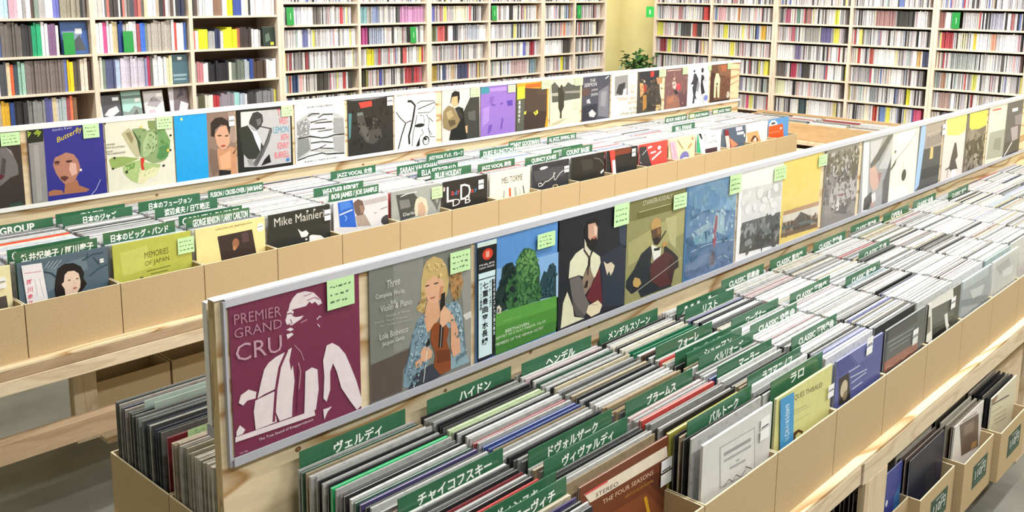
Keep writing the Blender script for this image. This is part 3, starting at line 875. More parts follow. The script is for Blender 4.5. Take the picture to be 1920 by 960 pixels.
e 3c3c44 288,884 43 37
p 8a8b94 492,678 562,533 494,318 398,419
p 2c2c32 629,779 733,758 785,660 702,602 832,294 673,258 610,483
e 2c2c32 672,887 59 66
s 3c3c44 14 733,585 921,636
s 3c3c44 11 753,694 869,718
s b0b1ba 22 644,260 650,23
s 3c3c44 16 732,254 798,11
e 7a86cc 888,163 102 77
note 933,998 1079,864
@a17 4.087 6.79 1.046 6a4a3a A|brown record cover of a figure in pale clothes, last at the far end
p 8a6248 290,975 972,990 1008,629 436,727
p b06848 413,969 784,983 768,822 552,801
p 4a3028 -26,802 186,790 193,52 15,18
p d8d4b4 249,770 371,763 479,596 462,452 463,112 370,119 325,445 280,432 278,126 186,133 175,583
e 6a6a62 321,485 55 32
e c9c4bc 902,161 83 91
p 3a2a22 42,48 1000,71 1007,5 46,7
d 8c5c44 26 37 450,903 947,926 997,105 527,91
note 795,1023 1002,850
@r1 1.085 1.38 0.654 74402a R|brown record titled THE FOUR SEASONS fronting the second crate of the near counter
p 8a4e30 285,685 745,671 1011,405 522,434
p 5f3322 739,764 1024,760 1147,507 950,556
p eadcc8 43,940 981,932 1014,841 108,855
s dd5a58 16 51,935 290,935
t 2a2624 30 165,868 409,858|STEREO
t e8c8a8 34 243,784 823,776|THE FOUR SEASONS
t c8903c 21 489,725 829,717|VIRTUOSI DI ROMA
p e0a82c 716,641 753,637 835,403 797,411
p b0703c 1125,444 1179,434 1228,313 1174,324
tag 903,841 1039,645
@r2 1.003 1.708 0.654 d6d5d1 R|off-white record with a framed grey caption fronting the third crate of the near counter
p aeadad 226,907 737,887 779,516 257,572
p dad9d6 242,895 724,877 763,530 272,581
s 9a9a9c 28 291,826 682,806
s a5a5a8 20 297,772 689,750
s 9a9a9c 13 475,708 525,704
s a5a5a8 20 388,682 616,663
s 33333a 6 312,565 386,597 446,554 487,594 560,547 626,578 623,607 722,553
tag 804,923 942,744
@r3 1.003 2.043 0.654 d6d48f R|pale yellow record with a sky blue obi strip, fourth crate of near counter
t 6a5a40 60 181,887 821,834|JACQUES THIBAUD
s a9a878 6 299,799 548,777
s a9a878 4 316,773 595,748
s a9a878 4 326,696 604,683
p 5a3428 306,548 339,604 420,605 510,557 498,540 424,581 379,569 368,525
tag 905,828 1020,713
part obi_strip 4a9ad0 44,988 274,980 320,543 90,546|sky blue obi strip
v d6e8f4 71 173,911 200,586|珠玉のヴァイオリン
endpart
@r4 1.0 2.378 0.654 5b609a R|violet blue record with a small dark portrait fronting the fifth crate of the near counter
p 4d5290 -84,1059 225,1070 391,863 74,842
p 6c71a8 259,1061 675,1064 751,848 461,843
p 3a3430 62,825 268,824 349,545 105,567
e c9b8a0 187,700 75 79
e 8a7860 222,623 48 46
s c4c6e2 12 260,829 498,824
s c4c6e2 12 311,763 667,737
s c4c6e2 12 338,704 655,710
s c4c6e2 12 366,636 583,639
tag 592,1049 725,888
@r5 0.998 2.713 0.654 5b6064 R|dark record with a dull red foot under shiny plastic fronting the sixth near crate
p 45494e -254,1057 765,1029 797,893 -91,882
p a86a5c -20,684 844,667 880,565 9,577
s c9cdd0 6 43,867 719,844
s c9cdd0 6 80,818 671,798
s b4b8bc 6 117,769 623,754
tag 664,829 804,671
film
@r6 0.998 3.048 0.654 55574f R|grey record with a white obi strip and a white robed figure, seventh near crate front
p 6a6c64 99,917 775,878 850,677 153,737
p 26282a 175,688 631,643 882,639 536,540 211,539
p eceae6 530,758 621,758 675,631 728,587 657,546 596,622
p e9e7df -257,1057 736,1021 773,886 97,924
tag 658,913 795,786
part obi_strip e9e7df -237,1048 65,1032 194,533 -67,598|white obi strip
p 8a8678 -46,861 66,861 107,691 -2,677
endpart
@r7 0.998 3.383 0.654 aeb6bd R|silvery grey record in loose plastic fronting the eighth near crate
p c6cdd3 -146,1048 864,1025 907,886 3,900
p 8a939b -9,788 961,637 992,539 -9,711
p d6dade 240,845 789,799 700,698 391,716
film
@r8 0.998 3.718 0.654 d4d6d4 R|whitish record in loose plastic fronting the ninth near crate
p bcc0bf 108,919 626,937 723,814 306,785
p e8eae8 401,815 836,808 821,690 431,724
film
@lz 3.4 0.815 0.685 ece3b4 L|pale yellow record with a dark photograph fronting the leftmost middle crate
p 55504c 639,652 937,669 946,533 629,537
s 8a8a84 10 841,858 948,858
tag 844,888 944,760
@l0 3.4 1.152 0.685 566a78 L|slate blue record of a dark haired woman with a white obi strip
p 6b7f8c 275,859 748,935 765,782 306,606
s a9b8c0 8 285,884 350,961
s a9b8c0 8 318,877 392,957
s a9b8c0 8 352,870 435,953
s a9b8c0 8 385,858 477,949
s 2f4250 20 274,850 356,814 403,758
s 34505a 20 701,889 820,939 957,939
s 34505a 15 745,889 777,966
s 34505a 20 776,690 881,757 1002,788
s 34505a 13 836,907 885,822
p 211d20 384,496 376,627 398,750 427,854 499,894 603,886 687,826 717,745 704,683 739,609 704,561 628,494 486,472 399,474
p e6cdbb 498,765 536,798 605,793 655,749 670,653 661,580 621,524 589,447 494,470 486,601 456,664 484,685
e 4a3834 544,692 17 7
e 4a3834 635,691 16 7
e c8685a 601,586 24 11
s d8b4a0 5 593,679 597,623
tag 898,874 945,827
part obi_strip eceaf0 42,971 257,960 296,517 73,512|white obi strip with pink characters
v e0607c 57 113,804 108,472|阿川泰子
s d8a8c0 12 69,877 246,865
s b8b8c4 4 170,792 187,580
s b8b8c4 4 219,790 253,564
endpart
@l1 3.4 1.487 0.685 babe57 L|olive green record with a pencilled title and a pale green note
p c6ca6a 88,888 420,922 488,640 101,589
t 5a5c20 76 385,762 694,770|MEMORIES
t 5a5c20 76 386,648 697,664|OF JAPAN
s 6a6c30 10 400,599 711,609
s 6a6c30 10 449,555 673,558
s 3a3c30 13 312,534 354,537
note 809,932 1031,726
@l2 3.4 1.822 0.685 efdf9e L|cream yellow record with a square dark photograph
p 3c3230 299,855 806,860 857,521 344,517
p 5a4444 646,835 745,835 759,705 660,706
e 9a6a50 557,717 51 67
e b8845c 539,657 29 31
t 4a3a20 19 273,939 805,944|GEORGE BENSON
e f4f4ee 933,865 56 54
s 7a7a78 9 887,873 974,880
@l3 3.4 2.157 0.685 323532 L|black record with broad pale lettering and a pointing white hand
t d8d4cc 119 84,828 898,831|Mike Mainieri
p eceae6 454,739 523,681 590,697 634,641 597,600 509,605 489,659
p f0eeec 642,602 687,612 833,576 933,489 638,487
e eceae6 591,565 20 13
e eceae6 621,963 18 13
e eceae6 738,963 18 13
tag 895,932 1002,777
@l4 3.4 2.492 0.685 d5d5da L|pale record of a bearded man with a bright blue left edge
p 2a63c8 74,1020 340,1010 404,582 105,635
p 4a83d8 101,991 294,983 334,896 125,873
s e8ecf4 18 103,813 336,855
s a8c8f0 11 192,793 232,751 204,710
p b9b1b3 548,952 974,969 987,895 561,880
p 6e5a54 349,951 435,995 522,956 557,836 517,723 432,726 377,819
p 9a7c70 461,898 532,887 545,791 487,766
p a8988f 387,746 558,752 670,558 425,590
e 3f4042 967,595 106 77
s 5a5a60 9 851,776 986,796
s 5a5a60 9 732,737 776,739
@l5 3.4 2.827 0.685 a2a6a2 L|grey record of a hooded face with a pale green note
p 4a4c4c 91,943 448,925 543,813 446,680 476,552 177,530
p 7a7c7a 151,850 353,842 383,715 180,712
p d8cfb8 462,727 495,820 591,848 704,788 743,632 718,511 669,507 638,723 542,751 524,544 476,552
p c8a890 526,717 606,766 670,693 694,565 604,518 540,566
p 6a6c6c 785,800 859,813 933,676 987,779 1020,738 936,562
s e8e8e8 14 183,905 323,932 512,934
t e8e8e4 51 232,591 476,589|Darlin
note 806,956 1034,768
@l6 3.4 3.162 0.685 2f2d2e L|black record with huge white capitals L and D
t f0eeea 253 77,661 240,661|L
t f0eeea 257 378,652 617,660|D
t dd5048 70 171,759 240,761|a
t 4a8ad0 70 243,760 300,764|d
t dd5048 70 305,753 364,760|y
t dd5048 59 622,738 683,740|a
t 4aa0d0 59 694,736 760,739|y
t e4e2de 115 205,577 608,583|D B
e d8c0b8 19,886 24 38
tag 778,930 900,775
@l7 3.4 3.497 0.685 e9e4d4 L|cream record with black capitals above a row of small figures
t 2a2828 105 291,779 805,783|MEL TORME
s 9aa8a4 30 350,665 332,533
s d8643c 49 485,686 497,535
s a8b0ac 55 622,679 644,512
s c4c6c0 30 731,650 753,523
s 6a7474 30 821,678 853,535
@l8 3.4 3.832 0.685 36373e L|charcoal record with a white handwritten signature
p 4a4c54 6,892 853,893 902,714 92,685
s e8e8e4 13 260,605 177,596 159,647 217,660 270,624 260,598 343,663 427,666 533,707 616,796 573,801 588,671 620,653 747,764 855,807
p eceae8 190,923 252,943 378,940 421,913 316,892 212,892
e c8b890 623,545 78 32
e 36373e 624,538 52 23
tag 853,879 990,760
@l9 3.4 4.167 0.685 2c2c2b L|black record with white specks fronting the tenth middle crate
s 8a8a88 12 683,916 851,880 1051,735 1128,664
s e8e8e4 33 995,892 1091,926
s e8e8e4 39 1023,814 1148,753
s e8e8e4 45 887,605 982,653
p 3c3c3a 265,924 613,910 668,724 342,708
@l10 3.4 4.502 0.685 2b2c2e L|black record with a rust band and a scarlet obi strip
p 7c4030 246,988 779,991 798,883 264,879
tag 794,958 920,803
part obi_strip d84a40 68,1009 233,1008 307,509 183,511|scarlet and white obi strip
p f0ecea 169,803 255,807 307,525 199,524
endpart
@l11 3.4 4.837 0.685 e0504a L|scarlet record with white lettering strokes
s f4ecec 42 303,908 438,924
s f4ecec 35 405,792 584,803
s f4ecec 42 455,650 780,788
e f4ecec 704,869 62 42
part obi_strip 3a3c40 -153,960 213,957 451,506 4,533|black and white obi strip
s d8d8d8 13 -66,825 15,783 -5,676 78,618
s d8d8d8 13 95,790 250,882
endpart
@l12 3.4 5.172 0.685 ecdcb6 L|cream record with a rose strip and a blue arch
s 9a7038 25 309,947 531,738
s b88a50 47 727,730 860,825
e 7a7ab8 600,558 176 126
e f0f0ee 632,508 142 44
p c86840 850,951 906,960 911,897 869,894
part obi_strip e3b4c8 -28,951 208,951 359,526 123,525|rose obi strip
s c888a0 25 109,908 238,618
endpart
@l13 3.4 5.507 0.685 f0f0f0 L|white record of loose ink lines with an emerald strip
p 2a2a2c 52,1017 154,1019 224,872 182,861
s 2a2a2c 13 277,946 364,953 358,858 320,782
s 2a2a2c 13 578,882 727,899 677,791 833,742
s 8a8a8a 13 441,753 680,759
p 4a3440 348,632 850,629 870,510 371,537
part obi_strip 3fb080 -191,1023 23,1020 178,560 -10,558|emerald obi strip
e e8f4ee -73,904 40 35
endpart
@l14 3.4 5.842 0.685 55657a L|steel blue record with an orange shape at its foot
p c9ccda 559,987 852,983 877,897 585,893
p e4e6ee 620,865 931,858 954,797 643,804
p e0906a 293,783 716,570 352,512
e f0f0f4 991,759 47 38
part obi_strip 8a3038 56,972 212,972 397,540 191,547|maroon and white obi strip
p f0d0cc 84,838 257,828 349,545 191,547
endpart
@l15 3.4 6.177 0.685 efece6 L|white topped record with a tan lower half and a dark arch
p d8a878 -11,803 530,808 759,481 107,485
p 5a3428 228,608 320,701 421,707 570,605 543,539 429,638 329,614 268,552
e f0e0d4 433,603 63 52
@l16 3.4 6.512 0.685 5a9ad8 L|bright blue and orange record fronting the farthest middle crate
p f2f2f2 -36,888 96,981 276,981 432,896 404,828 40,846
p 3a3a48 102,927 281,937 323,889 144,880
p e85a28 -121,858 703,856 802,466 -47,540
s f0a080 14 24,690 569,687
e f8e8e0 616,750 53 25
@b0 1.006 2.655 0.14 464c98 W|blue and violet record in the nearest floor crate
p 5a4a8c 1024,768 1482,758 1557,341
p 3a6ea8 983,763 838,664 831,459 1259,184 1549,280 1171,581
p 2a3a6a 1158,640 1232,503 1491,332 1271,522
s d0cce0 10 1003,768 1541,311
s d0cce0 8 1069,755 1532,351
s 8ab0d8 4 966,743 830,607
s c89880 30 1253,503 1180,345
e e8e8f0 636,671 30 37
@b1 0.985 2.985 0.14 2b2d3c W|navy record with a small white tag in the second floor crate
p 3a3a3e 472,683 760,644 795,408 545,381
p 32354a 766,716 1369,678 1436,432 843,407
e e8e8ea 1309,738 43 29
@b2 0.965 3.34 0.14 dfd9d2 W|white bordered record with a brown picture in the third floor crate
p 6e5c50 151,974 837,887 942,431 333,533
p 8a7868 304,904 685,860 694,723 372,771
p b08a58 676,573 878,534 869,458 670,486
s a89c98 21 236,987 762,923
s 8a8484 18 959,857 1106,647
s 6a6464 13 1017,883 1059,801
@b3 0.945 3.685 0.14 d4ccb2 W|cream record with faint lines of print in the farthest floor crate
s a8a088 11 46,816 444,764
s a8a088 12 105,739 660,657
s a8a088 12 160,674 682,590
s a8a088 12 196,616 701,537
e 9a7860 95,982 115 51
s 4a4a44 18 -156,929 712,824
'''
DIV = r'''
R|0|1.186|1.558|ヴェルディ|.30,.76
R|0|1.207|1.268|チャイコフスキー|.17,.88
R|0|1.207|1.124|ストラヴィンスキー|.12,.9
R|0|1.207|1.094|ショスタコーヴィチ|.12,.88
R|1|1.539|1.556|ハイドン|.36,.74
R|1|1.518|1.218|ドヴォルザーク|.22,.82
R|1|1.511|1.167|ヴィヴァルディ|.2,.82
R|2|1.857|1.546|ヘンデル|.33,.75
R|2|1.855|1.213|ブラームス|.3,.74
R|2|1.868|1.054|バルトーク|.32,.78
R|3|2.183|1.544|メンデルスゾーン|.14,.86
R|3|2.197|1.363|フォーレ|.38,.75
R|3|2.197|1.302|サン=サーンス|.3,.8
R|3|2.211|1.282|シューベルト|.3,.8
R|3|2.212|1.274|シューマン|.3,.8
R|3|2.212|1.238|ベルリオーズ|.27,.8
R|3|2.193|1.173|マーラー|.38,.76
R|3|2.192|1.088|ラフマニノフ|.27,.83
R|3|2.202|1.027|ラロ|.36,.62
R|4|2.525|1.512|川上|.1,.85
R|4|2.518|1.481|リスト|.35,.65
R|4|2.534|1.327|ワーグナー|.3,.72
R|4|2.530|1.267|CLASSIC 交響曲|.17,.95
R|4|2.523|1.132|CLASSIC 管弦楽曲|.15,.93
R|5|2.851|1.548|CLASSIC 協奏曲|.17,.88
R|6|3.188|1.550|CLASSIC 室内楽|.17,.88
R|7|3.521|1.544|CLASSIC 器楽曲|.17,.88
R|8|3.887|1.557|CLASSIC 声楽曲|.17,.88
R|5|2.882|1.317|CLASSIC 管弦楽|.15,.92
R|7|3.535|1.372|CLASSIC 歌劇|.17,.88
R|6|3.186|1.271|CLASSIC 音楽史|.17,.88
R|9|4.199|1.546|OPERA|.3,.75
R|10|4.557|1.551|CLASSIC 全集|.17,.88
R|11|4.892|1.504|CLASSIC 古楽|.17,.88
L|0|1.313|3.855|GROUP|.3,.75
L|1|1.626|3.894|富永王道|.35,.68
L|1|1.626|3.826|日本のジャズ|.28,.76
L|0|1.291|3.466|C|.05,.11
L|0|1.297|3.419|笠井紀美子 / 阿川泰子|.07,.95
L|1|1.626|3.462|日本のビッグ・バンド|.1,.9
L|2|1.961|3.869|日本のフュージョン|.16,.86
L|2|1.961|3.719|渡辺貞夫 / 日野皓正|.14,.87
L|3|2.296|3.880|FUSION / CROSS-OVER / JAM BAND|.04,.98
L|2|1.961|3.521|CORNELL DUPREE|.05,.95
L|2|1.961|3.463|GEORGE BENSON / LARRY CARLTON|.1,.97
L|5|2.966|3.867|JAZZ VOCAL 女性|.13,.92
L|4|2.662|3.584|WEATHER REPORT|.17,.9
L|4|2.661|3.466|BOB JAMES / JOE SAMPLE|.05,.97
L|6|3.301|3.748|SARAH VAUGHAN|.07,.98
L|7|3.662|3.914|JAZZ VOCAL デュオ、グループ|.06,.97
L|6|3.332|3.620|ELLA FITZGERALD|.1,.95
L|6|3.332|3.521|BILLIE HOLIDAY|.1,.75
L|7|3.644|3.492|JAZZ VOCAL 男性|.1,.9
L|8|3.971|3.804|DUKE ELLINGTON|.1,.97
L|9|4.319|3.900|BENNY GOODMAN|.05,.97
L|8|3.971|3.448|QUINCY JONES|.18,.92
L|10|4.641|3.868|AL JAZZ, SWING, BIG|.05,.95
L|9|4.337|3.494|COUNT BASIE|.15,.9
L|14|5.981|3.881|BE BOP, HARD BOP|.05,.95
L|15|6.316|3.888|限定 JAZZ PIANO|.05,.95
L|16|6.682|3.906|限定 JAZZ TRIO|.05,.95
L|13|5.646|3.597|BILL EVANS|.15,.85
L|9|4.306|3.542|WOODY HERMAN|.05,.6
'''
CDL = r'''
1:3.869,3.967,c8c8dc 3.967,4.091,f0f0f4 4.091,4.156,6a6260 4.511,4.577,7ab0b8 4.577,4.628,a09c98 4.628,4.691,8090c0 4.866,4.910,4a4a50 4.910,5.173,c884b8 5.242,5.277,5a60c0 5.378,5.408,e4dc40 5.468,5.641,e4dcc0 5.666,5.691,d05050 6.354,6.383,e0d840 6.520,6.549,e09040
2:3.993,4.039,6a70b0 4.081,4.104,e0d850 4.507,4.589,b83a84 4.599,4.730,9aa4c0 4.821,4.848,444440 4.864,4.929,c8ccc4 5.241,5.288,6a7048 5.300,5.389,d25050 5.395,5.419,6a4438 5.425,5.468,f4f4f4 5.480,5.541,3c3c44 5.654,5.781,b0b8c8 5.794,5.879,f4f4f4 6.216,6.251,e0dc60 6.902,6.933,e08050 7.422,7.490,44403c
3:3.817,3.853,e8d83c 3.875,3.893,a04048 3.906,3.988,8a8488 4.020,4.043,983038 4.150,4.222,d0d0d8 4.428,4.448,e8dc70 4.570,4.648,ece028 4.690,4.711,c03848 4.927,4.972,d85454 5.101,5.124,dcd850 6.339,6.382,5054c8 6.454,6.490,b83040 6.616,6.883,f2f2f4 6.899,7.041,3a3634
4:3.820,3.847,8cc4e4 3.869,3.887,b03038 3.900,3.946,2c4470 4.028,4.075,b4b0ac 4.103,4.198,3c3a38 4.339,4.374,c43434 4.389,4.474,3c3c38 4.515,4.556,2a2a26 4.566,4.587,8c8c3c 4.692,4.719,4040b0 4.942,5.015,c44048 5.037,5.111,bc3440 5.123,5.152,e05080 5.227,5.298,b89a40 5.358,5.394,3a4a70 5.529,5.655,3c4468 6.201,6.399,c8a8a8 6.472,6.560,7c9ca0 6.872,6.919,ece02c
'''
CDR = r'''
1:5.351,5.413,bcdcdc 4.798,4.850,dc3c3c 4.638,4.695,d8a0a8 4.466,4.488,e09050 3.970,4.011,a84a68 3.870,3.905,5c8474 3.771,3.820,a06a68 3.520,3.553,dce040 3.040,3.208,a87878 2.882,3.032,3a3a3c 2.727,2.869,ececea 2.654,2.686,a06058 2.384,2.404,b84858 2.224,2.315,a8a8bc 2.150,2.168,b06060
2:5.312,5.375,d8dc48 4.977,5.097,48484a 4.924,4.971,c44a40 4.865,4.918,3c3c3c 4.590,4.629,e4e040 4.193,4.246,e8b030 3.909,3.944,b04c60 3.686,3.819,9a9894 3.585,3.676,5c5690 3.513,3.556,e4dc40 2.830,2.856,f4f4f4 2.571,2.664,c43c48 2.471,2.519,e8e0b8 2.401,2.428,ecc830 2.304,2.393,f0f0f2 2.262,2.293,ec9a78 2.116,2.247,ececee
3:5.261,5.330,98343e 5.205,5.243,d4d848 4.564,4.758,ececec 4.503,4.547,e8dc48 3.923,4.072,ececec 3.848,3.908,6c6090 3.310,3.342,c43c38 3.201,3.237,b84840 3.027,3.183,f2f2f0 2.997,3.023,e8dca0 2.808,2.842,d8a860 2.725,2.804,3a4468 2.386,2.585,a0a8a8
4:4.377,4.405,3a3a38 4.146,4.199,e4e040 3.989,4.093,5c5450 3.882,3.933,c03050 3.757,3.837,3a3a38 3.419,3.447,e8e020 3.238,3.316,a4a4a8 3.206,3.224,dc4458 2.715,2.757,3a3030 2.612,2.645,a87860 2.450,2.470,c84840 2.379,2.411,dce060
5:4.010,4.083,d8dcb0 3.378,3.397,b8b040 3.157,3.226,8a9098 2.875,2.901,e0dc20 2.557,2.639,a88880 2.384,2.404,b83838
6:4.331,4.358,e0507c 4.287,4.314,d8dc70 4.057,4.073,202024 3.764,3.845,3c5058 3.567,3.739,e8e8ec 3.490,3.519,e4d888 3.136,3.177,bc3c30 3.086,3.118,5878b8 3.028,3.055,e4e040 2.806,2.836,d84870 3.059,3.077,a8b0b0
'''
BOOKS = r'''
0:1.986,2.028,bcdcec 2.028,2.078,d8a8b8 2.231,2.276,e8e4ec 2.276,2.307,7074c0 2.314,2.430,9a9484 2.501,2.558,c8c4c0 2.615,2.656,4a4444 2.723,2.757,4a4c58 2.869,2.896,d8d8e0 2.940,2.967,6a3438 3.048,3.085,3c4058 3.188,3.283,d4d8d8 3.293,3.351,8a6c5c 3.401,3.435,e4e030 3.440,3.501,3c509c 3.521,3.562,d8d4c8 3.593,3.794,e8d8d8
1:1.969,2.083,6a6460 2.083,2.141,38383c 2.144,2.178,24a070 2.185,2.222,e8e4e8 2.230,2.260,7c5c80 2.260,2.291,e4e0dc 2.446,2.486,c8cc60 2.515,2.547,ece8e4 2.551,2.576,d0508c 2.584,2.609,e8e8ec 2.613,2.634,c8b890 2.634,2.671,2c4a90 2.692,2.748,ece4d8 2.752,2.769,c05040 2.773,2.821,3c6cd0 2.830,2.999,b0a8a0 3.008,3.036,d0584c 3.036,3.082,ececf4 3.082,3.110,3c5ca0 3.176,3.243,dce02c 3.248,3.291,a0a0a4 3.291,3.340,2c3454 3.350,3.450,e0e02c 3.460,3.491,a05848 3.491,3.563,3c3434 3.563,3.620,d8d8dc 3.620,3.689,a4a8ac 3.689,3.791,26302c
2:1.951,1.993,4a4c54 1.997,2.022,d8643c 2.022,2.044,3c4c58 2.047,2.076,a0c8b8 2.076,2.301,7a706c 2.301,2.325,6c7cc4 2.325,2.352,e8c424 2.352,2.407,5a524c 2.409,2.438,e8d8c8 2.439,2.479,4c3834 2.508,2.540,e0dcd4 2.545,2.611,54587c 2.613,2.636,b0c0d8 2.644,2.808,c8c0d0 2.816,2.843,b83c5c 2.852,2.941,e0e0e4 2.950,2.991,e4dcb4 3.155,3.198,c07c84 3.203,3.241,eae6e4 3.241,3.379,24242c 3.379,3.409,e4e0d0 3.409,3.511,6c746c 3.511,3.540,a8b0b8 3.540,3.574,2c4488 3.574,3.680,4c3c34 3.690,3.712,dcdcdc 3.714,3.777,e8e8ec
3:1.933,1.976,dcac34 1.976,2.005,2c4a8c 2.005,2.078,2c2c30 2.078,2.175,8c8c8c 2.175,2.228,5c5c98 2.182,2.197,d8a83c 2.228,2.251,c8b894 2.259,2.305,a8b4b8 2.321,2.352,d8704c 2.352,2.392,7c5c44 3.162,3.211,54543c 3.211,3.259,e0dcd0 3.259,3.299,b83840 3.299,3.419,8c8490 3.419,3.460,a0d4d4 3.460,3.502,a4b0c0 3.512,3.596,3c3c40 3.596,3.736,7c7c80 3.736,3.757,d8d458
'''
EXTRA_TEXT = ['110円', '1']
GLYPH = {}
def load_text():
    want = set(EXTRA_TEXT)
    for ln in ART.splitlines():
        if ln.startswith('t '):
            want.add(ln.split('|', 1)[1])
        elif ln.startswith('v '):
            want |= set(ln.split('|', 1)[1])
    for ln in DIV.splitlines():
        if ln:
            want.add('#' + ln.split('|')[4])
    tmp = []
    for t in sorted(want):
        c = bpy.data.curves.new('lettering', 'FONT')
        c.body = t.lstrip('#')
        c.resolution_u = 2
        c.offset = 0.03 if t[0] == '#' or ord(t[0]) > 999 else 0.0
        o = bpy.data.objects.new('lettering', c)
        COL.objects.link(o)
        tmp.append((t, o, c))
    bpy.context.view_layer.update()
    dg = bpy.context.evaluated_depsgraph_get()
    for t, o, c in tmp:
        ev = o.evaluated_get(dg)
        me = ev.to_mesh()
        vs = [(v.co.x, v.co.y) for v in me.vertices]
        fs = [tuple(p.vertices) for p in me.polygons]
        ev.to_mesh_clear()
        if vs:
            x0 = min(v[0] for v in vs); x1 = max(v[0] for v in vs)
            y0 = min(v[1] for v in vs); y1 = max(v[1] for v in vs)
            vs = [((x - x0) / max(1e-6, x1 - x0), (y - y0) / max(1e-6, y1 - y0)) for x, y in vs]
            GLYPH[t] = (vs, fs, (x1 - x0) / max(1e-6, y1 - y0))
    for t, o, c in tmp:
        bpy.data.objects.remove(o)
        bpy.data.curves.remove(c)
load_text()

W = 0.315
STEP = 0.00005
class Sheet:
    """printed shapes on the front (-y) face of a sleeve; cover units are thousandths"""
    def __init__(self, mb, y0, clamp=True):
        self.mb, self.y, self.clamp = mb, y0, clamp
    def pt(self, a, b):
        if self.clamp:
            a = min(max(a, 0), 1000); b = min(max(b, 0), 1000)
        return (-W / 2 + W * a / 1000, self.y, W * b / 1000)
    def poly(self, pts, mt):
        self.y -= STEP
        q = [self.pt(a, b) for a, b in pts]
        ar = sum(q[i][0] * q[(i + 1) % len(q)][2] - q[(i + 1) % len(q)][0] * q[i][2] for i in range(len(q)))
        if abs(ar) < 1e-9:
            return
        if ar < 0:
            q.reverse()
        self.mb.poly(q, mt)
    def stroke(self, pts, w, mt):
        n = len(pts)
        L, R = [], []
        for i, (x, y) in enumerate(pts):
            dx = pts[min(i + 1, n - 1)][0] - pts[max(i - 1, 0)][0]
            dy = pts[min(i + 1, n - 1)][1] - pts[max(i - 1, 0)][1]
            d = math.hypot(dx, dy) or 1
            nx, ny = -dy / d * w / 2, dx / d * w / 2
            L.append((x + nx, y + ny)); R.append((x - nx, y - ny))
        for i in range(n - 1):
            self.poly([R[i], R[i + 1], L[i + 1], L[i]], mt)
            self.y += STEP * 0.6
        self.y -= STEP * 0.6
    def text(self, t, h, bl, br, mt):
        if t not in GLYPH:
            return
        self.y -= STEP
        vs, fs, asp = GLYPH[t]
        n = len(self.mb.v)
        for x, y in vs:
            self.mb.v.append(self.pt(bl[0] + (br[0] - bl[0]) * x, bl[1] + (br[1] - bl[1]) * x + h * y))
        s = self.mb.slot(mt)
        for f in fs:
            self.mb.f.append(tuple(n + i for i in f)); self.mb.mi.append(s); self.mb.tint.append(None)
    def vtext(self, t, w, p0, p1, mt):
        n = len(t)
        hgt = (p0[1] - p1[1]) / n
        for i, ch in enumerate(t):
            cx = p0[0] + (p1[0] - p0[0]) * (i + 0.5) / n
            top = p0[1] - i * hgt
            if ch in GLYPH:
                hh = hgt * 0.84
                if ch == 'ー':
                    self.stroke([(cx, top - hgt * 0.1), (cx, top - hgt * 0.85)], w * 0.14, mt)
                else:
                    self.text(ch, hh, (cx - w / 2, top - hgt * 0.92), (cx + w / 2, top - hgt * 0.92), mt)
def P(s):
    a, b = s.split(',')
    return (int(a), int(b))
def draw(sh, ln):
    k = ln[0]
    if k == 'p':
        _, c, *pts = ln.split()
        sh.poly([P(q) for q in pts], ink(c))
    elif k == 'e':
        _, c, ce, rx, ry = ln.split()
        x, y = P(ce); rx = float(rx); ry = float(ry)
        sh.poly([(x + rx * math.cos(2 * math.pi * i / 14), y + ry * math.sin(2 * math.pi * i / 14)) for i in range(14)], ink(c))
    elif k == 'd':
        _, c, n, r, *pts = ln.split()
        pts = [P(q) for q in pts]
        r = float(r)
        rr = random.Random(ln)
        x0 = min(p[0] for p in pts); x1 = max(p[0] for p in pts); y0 = min(p[1] for p in pts); y1 = max(p[1] for p in pts)
        m = len(pts)
        for _ in range(int(n)):
            for _t in range(20):
                x, y = rr.uniform(x0, x1), rr.uniform(y0, y1)
                ins = False
                for i in range(m):
                    (xa, ya), (xb, yb) = pts[i], pts[(i + 1) % m]
                    if (ya > y) != (yb > y) and x < (xb - xa) * (y - ya) / (yb - ya) + xa:
                        ins = not ins
                if ins: break
            else:
                continue
            ra, rb, a = r * rr.uniform(0.5, 1.3), r * rr.uniform(0.3, 0.8), rr.uniform(0, 3.14)
            sh.poly([(x + ra * math.cos(t) * math.cos(a) - rb * math.sin(t) * math.sin(a), y + ra * math.cos(t) * math.sin(a) + rb * math.sin(t) * math.cos(a)) for t in (0, 1.05, 2.1, 3.14, 4.19, 5.24)], ink(c))
            sh.y += STEP * 0.85
    elif k == 's':
        _, c, w, *pts = ln.split()
        sh.stroke([P(q) for q in pts], float(w), ink(c))
    elif k == 't':
        a, t = ln.split('|', 1)
        _, c, h, bl, br = a.split()
        sh.text(t, float(h), P(bl), P(br), ink(c))
    elif k == 'v':
        a, t = ln.split('|', 1)
        _, c, w, p0, p1 = a.split()
        sh.vtext(t, float(w), P(p0), P(p1), ink(c))

def sleeve_shape(mb, t, mt_front, mt_body, mt_top, w=W, h=W, M=None, tint=None, toptint=None):
    """card sleeve: two boards, spine and the paper edge between them"""
    mb.box((-w / 2, 0, 0), (w / 2, t * 0.3, h), mt_front, tint, M)
    mb.box((-w / 2, t * 0.7, 0), (w / 2, t, h), mt_body, tint, M)
    mb.box((-w / 2 + 0.0005, t * 0.3, 0.0005), (w / 2 - 0.001, t * 0.7, h - 0.0012), mt_top, toptint or tint, M)

